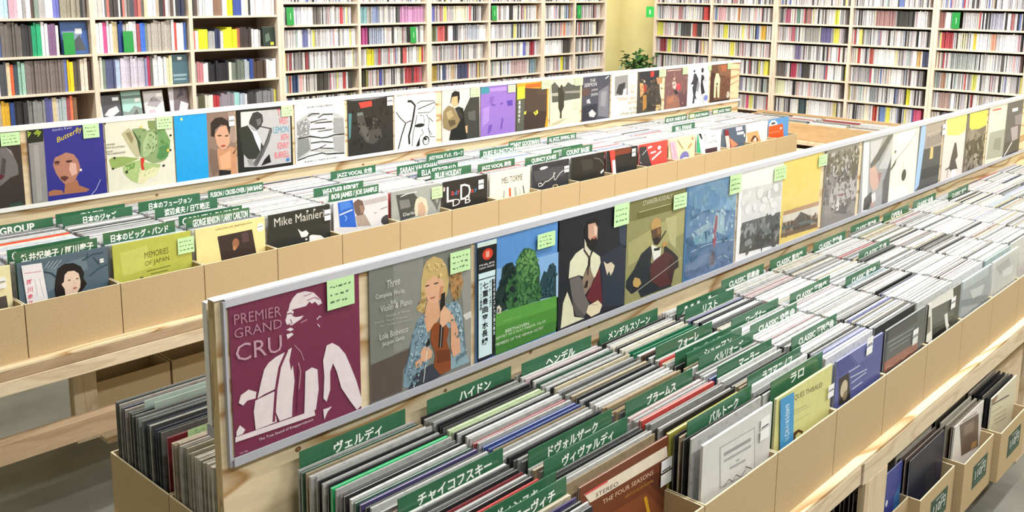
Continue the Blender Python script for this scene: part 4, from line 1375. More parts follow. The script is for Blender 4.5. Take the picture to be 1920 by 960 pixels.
def price_note(parent, A, B, y, size_marks=True):
    mb = MB()
    sh = Sheet(mb, y, clamp=False)
    x0, x1, z1, z0 = A[0], B[0], A[1], B[1]
    mb.box((-W / 2 + W * x0 / 1000, y, W * z0 / 1000), (-W / 2 + W * x1 / 1000, y + 0.0003, W * z1 / 1000), M_NOTE)
    rr = random.Random(int(x0 * 7 + z0))
    for k in range(3):
        z = z1 - (z1 - z0) * (0.25 + 0.25 * k)
        x = x0 + (x1 - x0) * 0.12
        while x < x1 - (x1 - x0) * 0.2:
            L = (x1 - x0) * rr.uniform(0.05, 0.14)
            sh.stroke([(x, z), (x + L, z + rr.uniform(-6, 6))], (z1 - z0) * rr.uniform(0.03, 0.07), M_PEN)
            x += L + (x1 - x0) * rr.uniform(0.03, 0.12)
    o = mb.build('price_note', parent)
    o['label'] = 'pale green handwritten price note'
def price_tag(parent, A, B, y):
    mb = MB()
    x0, x1, z1, z0 = A[0], B[0], A[1], B[1]
    mid = (z0 + z1) / 2
    for a, b in ((z0, mid - (z1 - z0) * 0.04), (mid + (z1 - z0) * 0.04, z1)):
        mb.box((-W / 2 + W * x0 / 1000, y, W * a / 1000), (-W / 2 + W * x1 / 1000, y + 0.0003, W * b / 1000), M_TAG)
    sh = Sheet(mb, y, clamp=False)
    sh.stroke([(x0 + (x1 - x0) * 0.1, mid + (z1 - z0) * 0.1), (x0 + (x1 - x0) * 0.9, mid + (z1 - z0) * 0.1)], (z1 - z0) * 0.06, M_INKD)
    o = mb.build('price_tag', parent)
    o['label'] = 'small white price tag'

COVERS = {}
def read_art():
    cur = None
    for ln in ART.splitlines():
        if not ln:
            continue
        if ln[0] == '@':
            a, lab = ln[1:].split('|', 1)
            key, v, u0, z0, base, kind = a.split()
            cur = dict(v=float(v), u=float(u0), z=float(z0), base=base, kind=kind, label=lab, items=[])
            COVERS[key] = cur
        else:
            cur['items'].append(ln)
read_art()

def covered_record(key, group, t=0.006, lean=0.0):
    c = COVERS[key]
    mb = MB()
    base = ink(c['base'])
    sleeve_shape(mb, t, base, base, M_PAPER)
    sh = Sheet(mb, -0.0002)
    o = None
    parts, notes, film = [], [], False
    part = None
    for ln in c['items']:
        k = ln.split(' ', 1)[0]
        if k == 'part':
            a, lab = ln.split('|', 1)
            _, nm, col, *pts = a.split()
            part = [nm, col, pts, lab, []]
            parts.append(part)
        elif k == 'endpart':
            part = None
        elif k in ('note', 'tag'):
            notes.append(ln)
        elif k == 'film':
            film = True
        elif part is not None:
            part[4].append(ln)
        else:
            draw(sh, ln)
    o = mb.build('record', None, (c['u'] + W / 2, c['v'], c['z']), (-lean, 0, 0))
    tag(o, c['label'], 'record', group)
    y = -0.0036
    for nm, col, pts, lab, items in parts:
        pm = MB()
        ps = Sheet(pm, y)
        ps.poly([P(q) for q in pts], ink(col))
        for ln in items:
            draw(ps, ln)
        p = pm.build(nm, o)
        p['label'] = lab
        y -= 0.0015
    for ln in notes:
        k, A, B = ln.split()
        (price_note if k == 'note' else price_tag)(o, P(A), P(B), min(y, -0.0036) - 0.0012)
    if film:
        fm = MB()
        n = 14
        rr = random.Random(key)
        hz = [[rr.uniform(-0.0026, 0.0026) for _ in range(n + 1)] for _ in range(n + 1)]
        s = fm.slot(M_FILM)
        for j in range(n + 1):
            for i in range(n + 1):
                yy = -0.0058 + hz[j][i] * (0.2 if i in (0, n) or j in (0, n) else 1)
                fm.v.append((-W / 2 + W * i / n, yy, 0.0 + (W + 0.0) * j / n))
        for j in range(n):
            for i in range(n):
                a = j * (n + 1) + i
                fm.f.append((a, a + 1, a + n + 2, a + n + 1)); fm.mi.append(s); fm.tint.append(None)
        f = fm.build('plastic_sleeve', o)
        f['label'] = 'crinkled clear plastic sleeve'
        for p in f.data.polygons:
            p.use_smooth = True
    return o

# ---------------------------------------------------------------- the room
X0, X1, Y0, Y1 = -2.6, 8.15, -3.6, 6.03
M_FLOOR = mat('concrete floor', '6c6b63', 0.5, 0.34, 2.2, spec=0.3)
M_WALL = mat('olive yellow wall', 'e2d8a0', 0.8, 0.03, 5)
M_WALLW = mat('white wall', 'a8a7a2', 0.8)
M_CEIL = mat('white ceiling', 'f2f2f0', 0.8)
def slab(name, a, b, mt):
    mb = MB(); mb.box(a, b, mt)
    return structure(mb.build(name))
slab('floor', (X0, Y0, -0.1), (X1, Y1, 0), M_FLOOR)
slab('ceiling', (X0, Y0, CEIL), (X1, Y1, CEIL + 0.1), M_CEIL)
slab('wall_back', (X0, Y1, 0), (X1, Y1 + 0.1, CEIL), M_WALL)
slab('wall_right', (X1, Y0, 0), (X1 + 0.1, Y1, CEIL), M_WALL)
slab('wall_left', (X0 - 0.1, Y0, 0), (X0, Y1, CEIL), M_WALLW)
slab('wall_front', (X0, Y0 - 0.1, 0), (X1, Y0, CEIL), M_WALLW)
M_GLOW = bpy.data.materials.new('lamp tube'); M_GLOW.use_nodes = True
_b = M_GLOW.node_tree.nodes['Principled BSDF']
_b.inputs['Emission Color'].default_value = (1, 1, 1, 1)
_b.inputs['Emission Strength'].default_value = 4
for i, (x, y) in enumerate(FIXTURES):
    row = (-1.0, 0.7, 2.5, 4.7).index(y)
    t = empty('ceiling_light', (x, y, CEIL - 0.1), 'white ceiling fluorescent, %s along the %s row of lamps' % (ordn((0.6, 2.7, 4.8, 6.9).index(x) + 1), ordn(row + 1)), 'lamp', 'ceiling lamps')
    mb = MB(); mb.box((-0.62, -0.09, 0.04), (0.62, 0.09, 0.1), M_WHITE); mb.build('housing', t)
    for s in (-0.045, 0.045):
        mb = MB(); mb.tube([(-0.58, s, 0.022), (0.58, s, 0.022)], 0.015, M_GLOW); mb.build('tube', t)
    ld = bpy.data.lights.new('lamp', 'AREA')
    ld.shape = 'RECTANGLE'; ld.size = 1.2; ld.size_y = 0.2
    ld.energy = LAMP_W
    ld.color = (1.0, 1.0, 0.985)
    lo = bpy.data.objects.new('lamp_light', ld)
    COL.objects.link(lo); lo.parent = t; lo.location = (0, 0, -0.005)

# ---------------------------------------------------------------- shelves along the walls
def cd_unit(name, origin, rz, spans, label, zs, depth, height, cat='shelf'):
    """local x runs along the front, local y goes back; spans = upright positions"""
    t = empty(name, origin, label, cat, None, rz)
    th = 0.0135
    for i, (x, wd) in enumerate(spans):
        mb = MB(); mb.box((x - wd / 2, 0, 0), (x + wd / 2, depth, height), M_SHELFZ); mb.build('side_panel' if i in (0, len(spans) - 1) else 'upright', t)
    for i in range(len(spans) - 1):
        a = spans[i][0] + spans[i][1] / 2; b = spans[i + 1][0] - spans[i + 1][1] / 2
        for z in zs:
            mb = MB(); mb.box((a, 0.003, z - th), (b, depth - 0.006, z), M_SHELF); mb.build('shelf_board', t)
    mb = MB(); mb.box((spans[0][0], depth - 0.005, 0.02), (spans[-1][0], depth, height), M_BACK); mb.build('back_panel', t)
    return t
# rear wall: front plane y = 5.74
LZ = [1.686 - 0.161 * (k - 1) for k in range(-1, 11)]
LZ = [z for z in LZ if z > 0.05]
LU = [3.812, 4.485, 5.18, 5.195, 5.888, 6.57, 6.60, 7.048, 7.52]
cd_unit('disc_shelf', (0, 5.74, 0), 0, [(3.812, 0.022), (4.485, 0.022), (5.178, 0.024)], 'pale disc shelf beside the bookcase, left of three on the rear wall', LZ, 0.26, 2.2)
cd_unit('disc_shelf', (0, 5.74, 0), 0, [(5.204, 0.024), (5.888, 0.022), (6.576, 0.024)], 'pale disc shelf in the middle of three on the rear wall', LZ, 0.26, 2.2)
cd_unit('disc_shelf', (0, 5.74, 0), 0, [(6.602, 0.024), (7.048, 0.022), (7.52, 0.024)], 'pale narrow disc shelf nearest the olive wall corner', LZ, 0.26, 2.2)
# right wall: front plane x = 7.85, local x -> -y
RZ = [1.842 - 0.1585 * k for k in range(-2, 12)]
RZ = [z for z in RZ if z > 0.05]
def rspan(*ys):
    return [(-y, 0.024) for y in ys]
cd_unit('disc_shelf', (7.85, 0, 0), -math.pi / 2, rspan(5.385, 4.754, 4.112), 'pale disc shelf on the right wall, nearest the plant', RZ, 0.26, 2.3)
cd_unit('disc_shelf', (7.85, 0, 0), -math.pi / 2, rspan(4.086, 3.404, 2.730), 'pale disc shelf in the middle of the right wall', RZ, 0.26, 2.3)
cd_unit('disc_shelf', (7.85, 0, 0), -math.pi / 2, rspan(2.704, 2.03, 1.36), 'pale disc shelf on the right wall, farthest from the plant', RZ, 0.26, 2.3)
# bookcase
BZ = [1.975, 1.76, 1.543, 1.325, 1.11, 0.88, 0.65, 0.42, 0.19]
t = cd_unit('bookcase', (0, 5.74, 0), 0, [(1.84, 0.03), (2.485, 0.03), (3.12, 0.026), (3.785, 0.028)], 'deep pale bookcase at the left end of the rear wall', BZ, 0.27, 2.25, 'bookcase')

def parse_rows(s):
    d = {}
    for ln in s.splitlines():
        if ':' in ln:
            k, r = ln.split(':', 1)
            d[int(k)] = [(float(a), float(b), c) for a, b, c in (q.split(',') for q in r.split())]
    return d
ACC_L, ACC_R, ACC_B = parse_rows(CDL), parse_rows(CDR), parse_rows(BOOKS)
CD_COLS = ['e6e6e6'] * 14 + ['d6d6d8'] * 14 + ['c2c0c4'] * 13 + ['a8a6aa'] * 10 + ['8a888c'] * 6 + ['d8ccc8'] * 5 + ['c9bcc4'] * 4 + \
          ['5a585a'] * 4 + ['343436'] * 5 + ['e8e2cc'] * 4 + ['c8a8b0', 'a8787c', 'c05058', '8c90b8', '6878b0', 'c0c8dc', 'e0d878', '9cb4b0', 'b8a488', 'd8a0a4']
def shade(h, k):
    return [max(0.0, c * k) for c in lin(h)]
def muted(h, q=0.25):
    a = [int(h[i:i + 2], 16) for i in (0, 2, 4)]
    g = (sum(a) / 3 + 170) / 2
    return '%02x%02x%02x' % tuple(int(v * (1 - q) + g * q) for v in a)
# green index cards standing among the discs (kept clear of discs): (plane, along, row z)
CARDS = [('L', 3.875, 1.686), ('L', 5.02, 1.525), ('L', 5.945, 1.686), ('L', 7.105, 1.686), ('R', 2.56, 1.6835)]
CDS = []      # (side, bay, row, index, along, z, width, height, proud, hex, lean)
rng = random.Random(21)
def fill(side, bay, a, b, rows):
    for row, z in rows:
        x = a + 0.004
        idx = 0
        full = b - (rng.uniform(0.0, 0.05) if rng.random() < 0.6 else 0.0)
        accs = (ACC_L if side == 'L' else ACC_R).get(row, [])
        while x < full - 0.011:
            mid = x + 0.005
            pos = mid if side == 'L' else -mid
            hit = next((c for p, q, c in accs if p <= pos <= q), None)
            if any(s == side and abs(cz - z) < 0.05 and abs((cx if side == 'L' else -cx) - mid) < 0.035 for s, cx, cz in CARDS):
                x += 0.012
                continue
            w = 0.0102
            r = rng.random()
            if r < 0.035:
                w = 0.023
            elif r < 0.05:
                w = 0.04
            if x + w > b - 0.003:
                break
            if hit is None:
                hx = rng.choice(CD_COLS)
                k = rng.uniform(0.86, 1.03)
            else:
                hx = muted(hit); k = rng.uniform(0.88, 1.08)
            idx += 1
            CDS.append((side, bay, row, idx, x + w / 2, z, w - 0.0007, 0.125 + rng.uniform(-0.001, 0.0012) + (0.006 if rng.random() < 0.05 else 0), rng.uniform(0.022, 0.034), hx, k))
            x += w + (rng.uniform(0.0005, 0.002) if rng.random() < 0.9 else rng.uniform(0.003, 0.007))
lb = [3.824, 4.473, 4.497, 5.166, 5.216, 5.876, 5.90, 6.563, 6.615, 7.036, 7.06, 7.507]
lrows = [(r, 1.686 - 0.161 * (r - 1)) for r in range(-1, 6)]
for i in range(6):
    fill('L', i, lb[2 * i], lb[2 * i + 1], lrows)
rb = [-5.372, -4.767, -4.741, -4.125, -4.073, -3.417, -3.391, -2.743, -2.691, -2.043, -2.017, -1.375]
rrows = [(r, 1.842 - 0.1585 * r) for r in range(-1, 7)]
for i in range(6):
    fill('R', i, rb[2 * i], rb[2 * i + 1], rrows)
def cd_key(c):
    side, bay, row, idx, x, z = c[:6]
    p = Vector((x, 5.74, z)) if side == 'L' else Vector((7.85, -x, z))
    d = (p - Vector((0, 0, CAM_Z))).length
    vis = (z > 1.03 or side == 'R') and row >= (0 if side == 'L' else 1)
    return d / c[6] ** 0.5 if vis else 99
order = sorted(range(len(CDS)), key=lambda i: cd_key(CDS[i]))
single = set(order[:300])
CD_PROTO = {}
def cd_mesh(w, h):
    k = (round(w, 4), round(h, 3))
    if k not in CD_PROTO:
        mb = MB()
        mb.box((-w / 2, 0, 0), (w / 2, 0.14, h), M_SPINE)
        mb.box((-w / 2 - 0.0002, 0.012, 0.002), (-w / 2 + 0.0012, 0.139, h + 0.0006), M_SPINE)   # the lid of the case
        CD_PROTO[k] = mb.mesh('compact_disc')
    return CD_PROTO[k]
stuff = MB()
ROWN = {-1: 'topmost', 0: 'top', 1: 'second', 2: 'third', 3: 'fourth', 4: 'fifth', 5: 'sixth', 6: 'seventh'}
for i, c in enumerate(CDS):
    side, bay, row, idx, x, z, w, h, proud, hx, k = c
    loc = (x, 5.74 + proud, z + 0.0003) if side == 'L' else (7.85 + proud, -x, z + 0.0003)
    if i in single:
        o = bpy.data.objects.new('compact_disc', cd_mesh(w, h))
        COL.objects.link(o)
        o.location = loc
        o.rotation_euler = (0, 0, 0 if side == 'L' else -math.pi / 2)
        o.color = shade(hx, k) + [1]
        where = ('%s bay beside the bookcase' % ordn(bay + 1)) if side == 'L' else ('%s right-wall bay from the corner' % ordn(bay + 1))
        tag(o, '%s disc case, %s from left, %s shelf, %s' % (cname(hx), ordn(idx), ROWN[row], where), 'disc', 'single discs on the wall shelves')
    else:
        M = Matrix.Translation(loc) @ Matrix.Rotation(0 if side == 'L' else -math.pi / 2, 4, 'Z')
        stuff.box((-w / 2, 0, 0), (w / 2, 0.14, h), M_SPINEF, shade(hx, k), M)
o = stuff.build('compact_discs')
o['kind'] = 'stuff'
tag(o, 'many close packed disc cases filling the remaining wall shelves', 'discs')
for s, cx, cz in CARDS:
    mb = MB()
    mb.box((-0.03, 0, 0), (0.03, 0.002, 0.126), mat('index card green', '1f8a3e', 0.4, 0.04, 30))
    mb.box((0.0, -0.0006, 0.04), (0.006, 0.0, 0.085), mat('index card mark', '9ccfa4', 0.5))
    wh = {3.875: 'at the left end beside the bookcase', 5.02: 'one shelf below the others', 5.945: 'in the middle rear shelf', 7.105: 'nearest the olive wall', 2.56: 'on the right wall shelf'}[cx]
    o = mb.build('index_card', None, (cx, 5.735, cz + 0.0005) if s == 'L' else (7.845, cx, cz + 0.0005), (-0.05 if s == 'L' else 0, 0, 0 if s == 'L' else -math.pi / 2))
    tag(o, 'green index card among the discs, ' + wh, 'index card', 'green index cards')
# books
BK = {}
def book_mesh(w, h, d):
    k = (round(w, 3), round(h, 2), d)
    if k not in BK:
        mb = MB()
        t = min(0.003, w * 0.2)
        mb.box((-w / 2, 0, 0), (-w / 2 + t, d, h), M_BOOK)
        mb.box((w / 2 - t, 0, 0), (w / 2, d, h), M_BOOK)
        mb.box((-w / 2 + t, 0, 0), (w / 2 - t, 0.004, h), M_BOOK)
        mb.box((-w / 2 + t, 0.004, 0.003), (w / 2 - t, d - 0.004, h - 0.003), M_PAPER)
        BK[k] = mb.mesh('book')
    return BK[k]
BOOK_COLS = ['e8e6e8'] * 6 + ['cfccd4'] * 4 + ['a8a4a4'] * 4 + ['6c6866'] * 3 + ['38383c'] * 4 + ['b8a894', 'd8c8a8', '8c90b8', '4c5c8c', 'a05058', 'c87870', '7c8c80', '5c4c44']
SHELFN = ['top', 'second', 'third', 'fourth']
bays = [(1.857, 2.468, 'left'), (2.502, 3.105, 'middle'), (3.135, 3.769, 'right')]
rb2 = random.Random(5)
for bi, (a, b, bn) in enumerate(bays):
    for row in range(4):
        z = [1.76, 1.543, 1.325, 1.11][row]
        if bi == 1 and row == 3:
            continue
        x = a + 0.003
        lim = b
        if bi == 0 and row == 3: lim = b - 0.10
        if bi == 0 and row == 1: lim = b - 0.17
        if bi == 1 and row == 2: lim = b - 0.12
        if bi == 2 and row in (1,): lim = b - 0.10
        idx = 0
        while True:
            w = rb2.uniform(0.011, 0.026)
            hit = next((c for p, q, c in ACC_B.get(row, []) if p <= x + w / 2 <= q), None)
            if bi == 0 and row == 2 and hit == '7a706c': w = 0.0155
            if hit in ('dce02c', 'e0e02c'): w = 0.034
            if x + w > lim - 0.002: break
            hx = hit or rb2.choice(BOOK_COLS)
            if bi < 2: h = rb2.uniform(0.172, 0.196) if row != 3 else rb2.uniform(0.17, 0.19)
            else: h = rb2.uniform(0.112, 0.14)
            if hit == '7a706c': h = 0.186
            idx += 1
            o = bpy.data.objects.new('book', book_mesh(round(w, 3), h, 0.15))
            COL.objects.link(o)
            o.location = (x + w / 2, 5.755 + rb2.uniform(0, 0.012), z + 0.0005)
            o.color = shade(hx, rb2.uniform(0.85, 1.1)) + [1]
            tag(o, '%s book, %s from left, %s visible shelf, %s bookcase bay' % (cname(hx), ordn(idx), SHELFN[row], bn), 'book', 'books in the bookcase')
            x += w + rb2.uniform(0.0005, 0.002)
def facing_book(x, z, w, h, base, items, label, lean=0.18):
    mb = MB()
    mb.box((-w / 2, 0, 0), (w / 2, 0.014, h), ink(base))
    mb.box((-w / 2 + 0.002, 0.002, 0.001), (w / 2 + 0.0005, 0.012, h + 0.0006), M_PAPER)
    y = -0.0003
    for c, pts in items:
        y -= 0.0001
        mb.poly([(-w / 2 + w * p, y, h * q) for p, q in pts], ink(c))
    o = mb.build('book', None, (x, 5.765, z + 0.0035), (-lean, 0, 0))
    tag(o, label, 'book', 'books shown face out in the bookcase')
Q = lambda a, b, c, d: [(a, b), (c, b), (c, d), (a, d)]
facing_book(2.578, 1.11, 0.13, 0.17, '4a4a50', [('d8d8da', [(0, 0), (0.1, 0), (0.05, 1), (0, 1)]), ('c8c8cc', [(0.15, 0.3), (0.5, 0.2), (0.9, 0.4), (0.8, 0.6), (0.4, 0.5)]), ('e8e8ea', Q(0.62, 0.8, 0.92, 0.92)), ('26262a', [(0.3, 0.0), (1, 0.0), (1, 0.3)])], 'dark grey magazine leaning face out, leftmost of four')
facing_book(2.715, 1.11, 0.125, 0.19, '9cc4bc', [('7c8884', [(0, 0), (1, 0), (1, 0.4), (0.6, 0.5), (0.3, 0.3), (0, 0.35)]), ('5c706c', Q(0, 0.75, 1, 0.85)), ('5a5a58', [(0.3, 0), (0.9, 0), (0.7, 0.4)]), ('e8ecea', Q(0.66, 0.62, 0.95, 0.74))], 'sea green magazine leaning face out, second of four')
facing_book(2.86, 1.11, 0.13, 0.18, 'c8c4c8', [('9a949a', [(0.1, 0.5), (0.5, 0.8), (0.9, 0.6), (0.6, 0.4)]), ('d8a8b8', [(0.1, 0), (0.6, 0), (0.5, 0.35), (0.2, 0.3)]), ('4a464c', [(0.3, 0.65), (0.45, 0.7), (0.4, 0.75)]), ('ececec', Q(0.66, 0.78, 0.95, 0.9))], 'pale magazine with a pink patch leaning face out, third of four')
facing_book(3.03, 1.11, 0.13, 0.2, '6c6068', [('c8c4cc', [(0, 0), (0.15, 0), (0.3, 1), (0, 1)]), ('d4d0d8', [(0.4, 0.1), (0.8, 0), (1, 0.4), (0.6, 0.5)]), ('3a3440', [(0.4, 0.6), (0.8, 0.7), (0.7, 0.95)]), ('b4a8c4', Q(0.5, 0.05, 0.9, 0.15))], 'plum magazine leaning face out, rightmost of four')
facing_book(2.385, 1.543, 0.155, 0.192, '3c5c98', [('7c88a0', Q(0.05, 0.1, 0.75, 0.7)), ('4a4e54', [(0.1, 0.1), (0.9, 0.1), (0.7, 0.6)]), ('e8e8ec', Q(0.55, 0.62, 0.8, 0.78))], 'blue face-out book behind a green index card', 0.1)
facing_book(3.042, 1.325, 0.115, 0.186, '4a6672', [('88a0a8', Q(0.08, 0.25, 0.9, 0.33)), ('88a0a8', Q(0.1, 0.12, 0.85, 0.18)), ('ececec', Q(0.4, 0.82, 0.65, 0.92))], 'slate teal face-out book at the end of the third shelf', 0.06)
facing_book(3.716, 1.543, 0.1, 0.132, '26342e', [('5c6c60', [(0.2, 0.2), (0.6, 0.3), (0.5, 0.7), (0.2, 0.6)]), ('d8d040', Q(0.6, 0.05, 0.85, 0.2))], 'dark green face-out book at the right end of the bookcase', 0.05)
for x, lab in ((2.34, 'green index card in front of the blue face-out book'), (2.70, 'green index card among books in the middle bookcase bay')):
    mb = MB(); mb.box((-0.032, 0, 0), (0.032, 0.002, 0.13), mat('index card green', '1f8a3e', 0.4, 0.04, 30))
    tag(mb.build('index_card', None, (x, 5.742, 1.5445), (-0.04, 0, 0)), lab, 'index card', 'green index cards')
# green shelf sign
mb = MB()
mb.box((0, -0.045, 0), (0.004, 0.045, 0.105), mat('sign green', '35c45a', 0.4))
mb.box((-0.0008, -0.008, 0.03), (0, 0.006, 0.075), M_TEXT)
tag(mb.build('shelf_sign', None, (7.84, 5.44, 1.695)), 'bright green sign plate sticking out from the right wall shelf', 'sign')

# ---------------------------------------------------------------- counters
def plank(name, a, b, mt, parent, bevel=0.002):
    mb = MB(); mb.box(a, b, mt)
    return mb.build(name, parent, bevel=bevel)
TR, TL = 0.647, 0.681
t = empty('record_counter', (3.6, 1.58, 0), 'long near pine counter carrying the classical record crates', 'counter')
def C(a): return (a[0] - 3.6, a[1] - 1.58, a[2])
plank('tabletop', C((0.87, 0.957, TR - 0.012)), C((6.6, 2.2, TR - 0.0005)), M_PLY, t)
plank('front_rail', C((0.87, 0.957, TR - 0.071)), C((2.50, 0.995, TR - 0.013)), M_PINE, t)
plank('front_rail', C((2.52, 0.957, TR - 0.082)), C((6.6, 0.995, TR - 0.013)), M_PINE, t)
plank('rear_rail', C((0.87, 2.16, TR - 0.09)), C((6.6, 2.198, TR - 0.013)), M_PINE, t)
for x in (2.542, 4.19, 5.9):
    for y0, y1 in ((0.957, 0.985), (2.11, 2.158)):
        plank('leg', C((x, y0, 0)), C((x + 0.16, y1 - 0.006, TR - 0.083)), M_PINEZ, t)
plank('leg', C((0.95, 1.5, 0)), C((1.11, 1.6, TR - 0.013)), M_PINEZ, t)
plank('lower_shelf', C((2.5, 1.02, 0.095)), C((6.6, 1.5, 0.132)), M_PINE, t)
for x in (2.75, 4.4, 6.3):
    plank('shelf_foot', C((x, 1.06, 0)), C((x + 0.08, 1.48, 0.095)), M_PINE, t)
t = empty('record_counter', (3.6, 3.7, 0), 'long pine counter under the jazz crates with a low shelf', 'counter')
def C(a): return (a[0] - 3.6, a[1] - 3.7, a[2])
plank('tabletop', C((0.3, 3.285, TL - 0.012)), C((7.3, 4.2, TL - 0.0005)), M_PLY, t)
plank('front_rail', C((0.3, 3.285, TL - 0.046)), C((6.9, 3.32, TL - 0.013)), wood('brown plank', 'b49a7c', '8c6f52', 'X', 6, amount=0.5, rings=7), t)
plank('front_rail', C((0.3, 3.283, TL - 0.097)), C((6.9, 3.32, TL - 0.047)), M_PINE, t)
plank('shelf_rail', C((0.3, 3.285, 0.338)), C((6.9, 3.342, 0.415)), wood('brown plank', 'b49a7c', '8c6f52', 'X', 6, amount=0.5, rings=7), t)
plank('lower_shelf', C((1.462, 3.5, 0.18)), C((6.9, 3.80, 0.198)), M_PINE, t)
plank('shelf_post', C((1.365, 3.545, 0.2)), C((1.455, 3.59, TL - 0.013)), M_PINEZ, t)
for x in (0.32, 2.6, 5.1, 6.7):
    plank('leg', C((x, 3.40, 0)), C((x + 0.085, 3.44, TL - 0.013)), M_PINEZ, t)
    plank('leg', C((x, 4.1, 0)), C((x + 0.085, 4.14, TL - 0.013)), M_PINEZ, t)
t = empty('record_counter', (7.56, 3.2, 0), 'far low wooden tray counter running below the right wall shelves', 'counter')
def C(a): return (a[0] - 7.56, a[1] - 3.2, a[2])
M_TRAY = wood('tray board', 'c4a47a', 'a88458', 'Y', 6, amount=0.35, rings=6)
plank('tray_front', C((7.37, 1.4, 0.738)), C((7.385, 4.2, 0.876)), M_TRAY, t)
plank('tray_back', C((7.80, 1.4, 0.738)), C((7.815, 4.2, 0.9)), M_TRAY, t)
plank('tray_end', C((7.385, 4.185, 0.738)), C((7.80, 4.2, 0.876)), M_TRAY, t)
plank('tray_end', C((7.385, 1.4, 0.738)), C((7.80, 1.415, 0.876)), M_TRAY, t)
plank('tray_base', C((7.36, 1.4, 0.70)), C((7.82, 4.2, 0.736)), M_PINE, t)
for y in (1.5, 2.8, 4.1):
    plank('leg', C((7.40, y, 0)), C((7.48, y + 0.08, 0.70)), M_PINEZ, t)
    plank('leg', C((7.72, y, 0)), C((7.80, y + 0.08, 0.70)), M_PINEZ, t)
plank('lower_rail', C((7.42, 1.5, 0.5)), C((7.44, 4.18, 0.62)), M_PINE, t)

# ---------------------------------------------------------------- crates
def crate_mesh(w, d, h, label=False, key=''):
    mb = MB()
    k = 0.004
    for a, b in (((-w / 2, 0, 0), (w / 2, k, h)), ((-w / 2, d - k, 0), (w / 2, d, h)),
                 ((-w / 2, k, 0), (-w / 2 + k, d - k, h)), ((w / 2 - k, k, 0), (w / 2, d - k, h)), ((-w / 2 + k, k, 0), (w / 2 - k, d - k, k))):
        mb.box(a, b, M_CARD, top=M_CARDEDGE)
    return mb.mesh('record_crate')
CR = {}
def crate(w, d, h, loc, label, group, rz=0):
    k = (w, d, h)
    if k not in CR:
        CR[k] = crate_mesh(w, d, h)
    o = bpy.data.objects.new('record_crate', CR[k])
    COL.objects.link(o)
    o.location = loc
    o.rotation_euler = (0, 0, rz)
    return tag(o, label, 'crate', group)
RU = [1.024 + 0.335 * k for k in range(17)]
LU0 = [1.139 + 0.335 * k for k in range(-1, 18)]
FRONT_R = {1: 'holding the brown FOUR SEASONS record', 2: 'holding the off-white framed record', 3: 'holding the pale yellow record', 4: 'holding the violet blue record'}
for k in range(15):
    crate(0.3315, 0.585, 0.193, (RU[k] + 0.1675, 0.983, TR), 'open cardboard crate, %s from the left along the front of the near counter' % ordn(k + 1), 'crates on the near counter')
for k in range(18):
    crate(0.3315, 0.72, 0.193, (LU0[k] + 0.1675, 3.322, TL), 'open cardboard crate, %s from the left along the jazz counter' % ordn(k + 1), 'crates on the jazz counter')
for j, (y, d) in enumerate(((1.632, 0.232), (1.868, 0.285))):
    crate(0.3315, d, 0.193, (0.902 + 0.1675, y, TR), 'cardboard crate behind the front display board, %s' % ('against the board' if j == 0 else 'at the aisle edge'), 'crates behind the front display board')
for k in range(4):
    o = crate(0.325, 0.185, 0.2, (1.6235 + 0.335 * k, 3.605, 0.199), 'shaded cardboard crate on the low shelf, %s from the left post' % ordn(k + 1), 'crates on the low jazz shelf')
LOW = [(2.662, 1.006), (2.985, 0.968), (3.34, 0.945), (3.685, 0.925)]
for k, (u, v) in enumerate(LOW):
    low = crate(0.325, 0.34, 0.2, (u + 0.1575, v - 0.025, 0.1325), 'low cardboard crate with a 110円 sticker, %s from the near post' % ordn(k + 1), 'sale crates under the near counter')
    mb = MB()
    mb.box((-0.075, 0, 0), (0.085, 0.0006, 0.09), mat('sale sticker green', '2c4a3a', 0.5))
    sh = Sheet(mb, -0.0002, clamp=False)
    sh.text('110円', 130, (500 - 150, 80), (500 + 210, 80), M_TEXT)
    for q in range(5):
        sh.stroke([(420 + q * 45, 245), (445 + q * 45, 250)], 16, M_TEXT)
        sh.stroke([(380 + q * 70, 40), (420 + q * 70, 42)], 12, mat('sticker pale green', '7ca08c', 0.5))
    p = mb.build('price_sticker', low)
    p.location = (0.02, -0.0008, 0.06)
    p['label'] = 'dark green sale sticker with white figures'

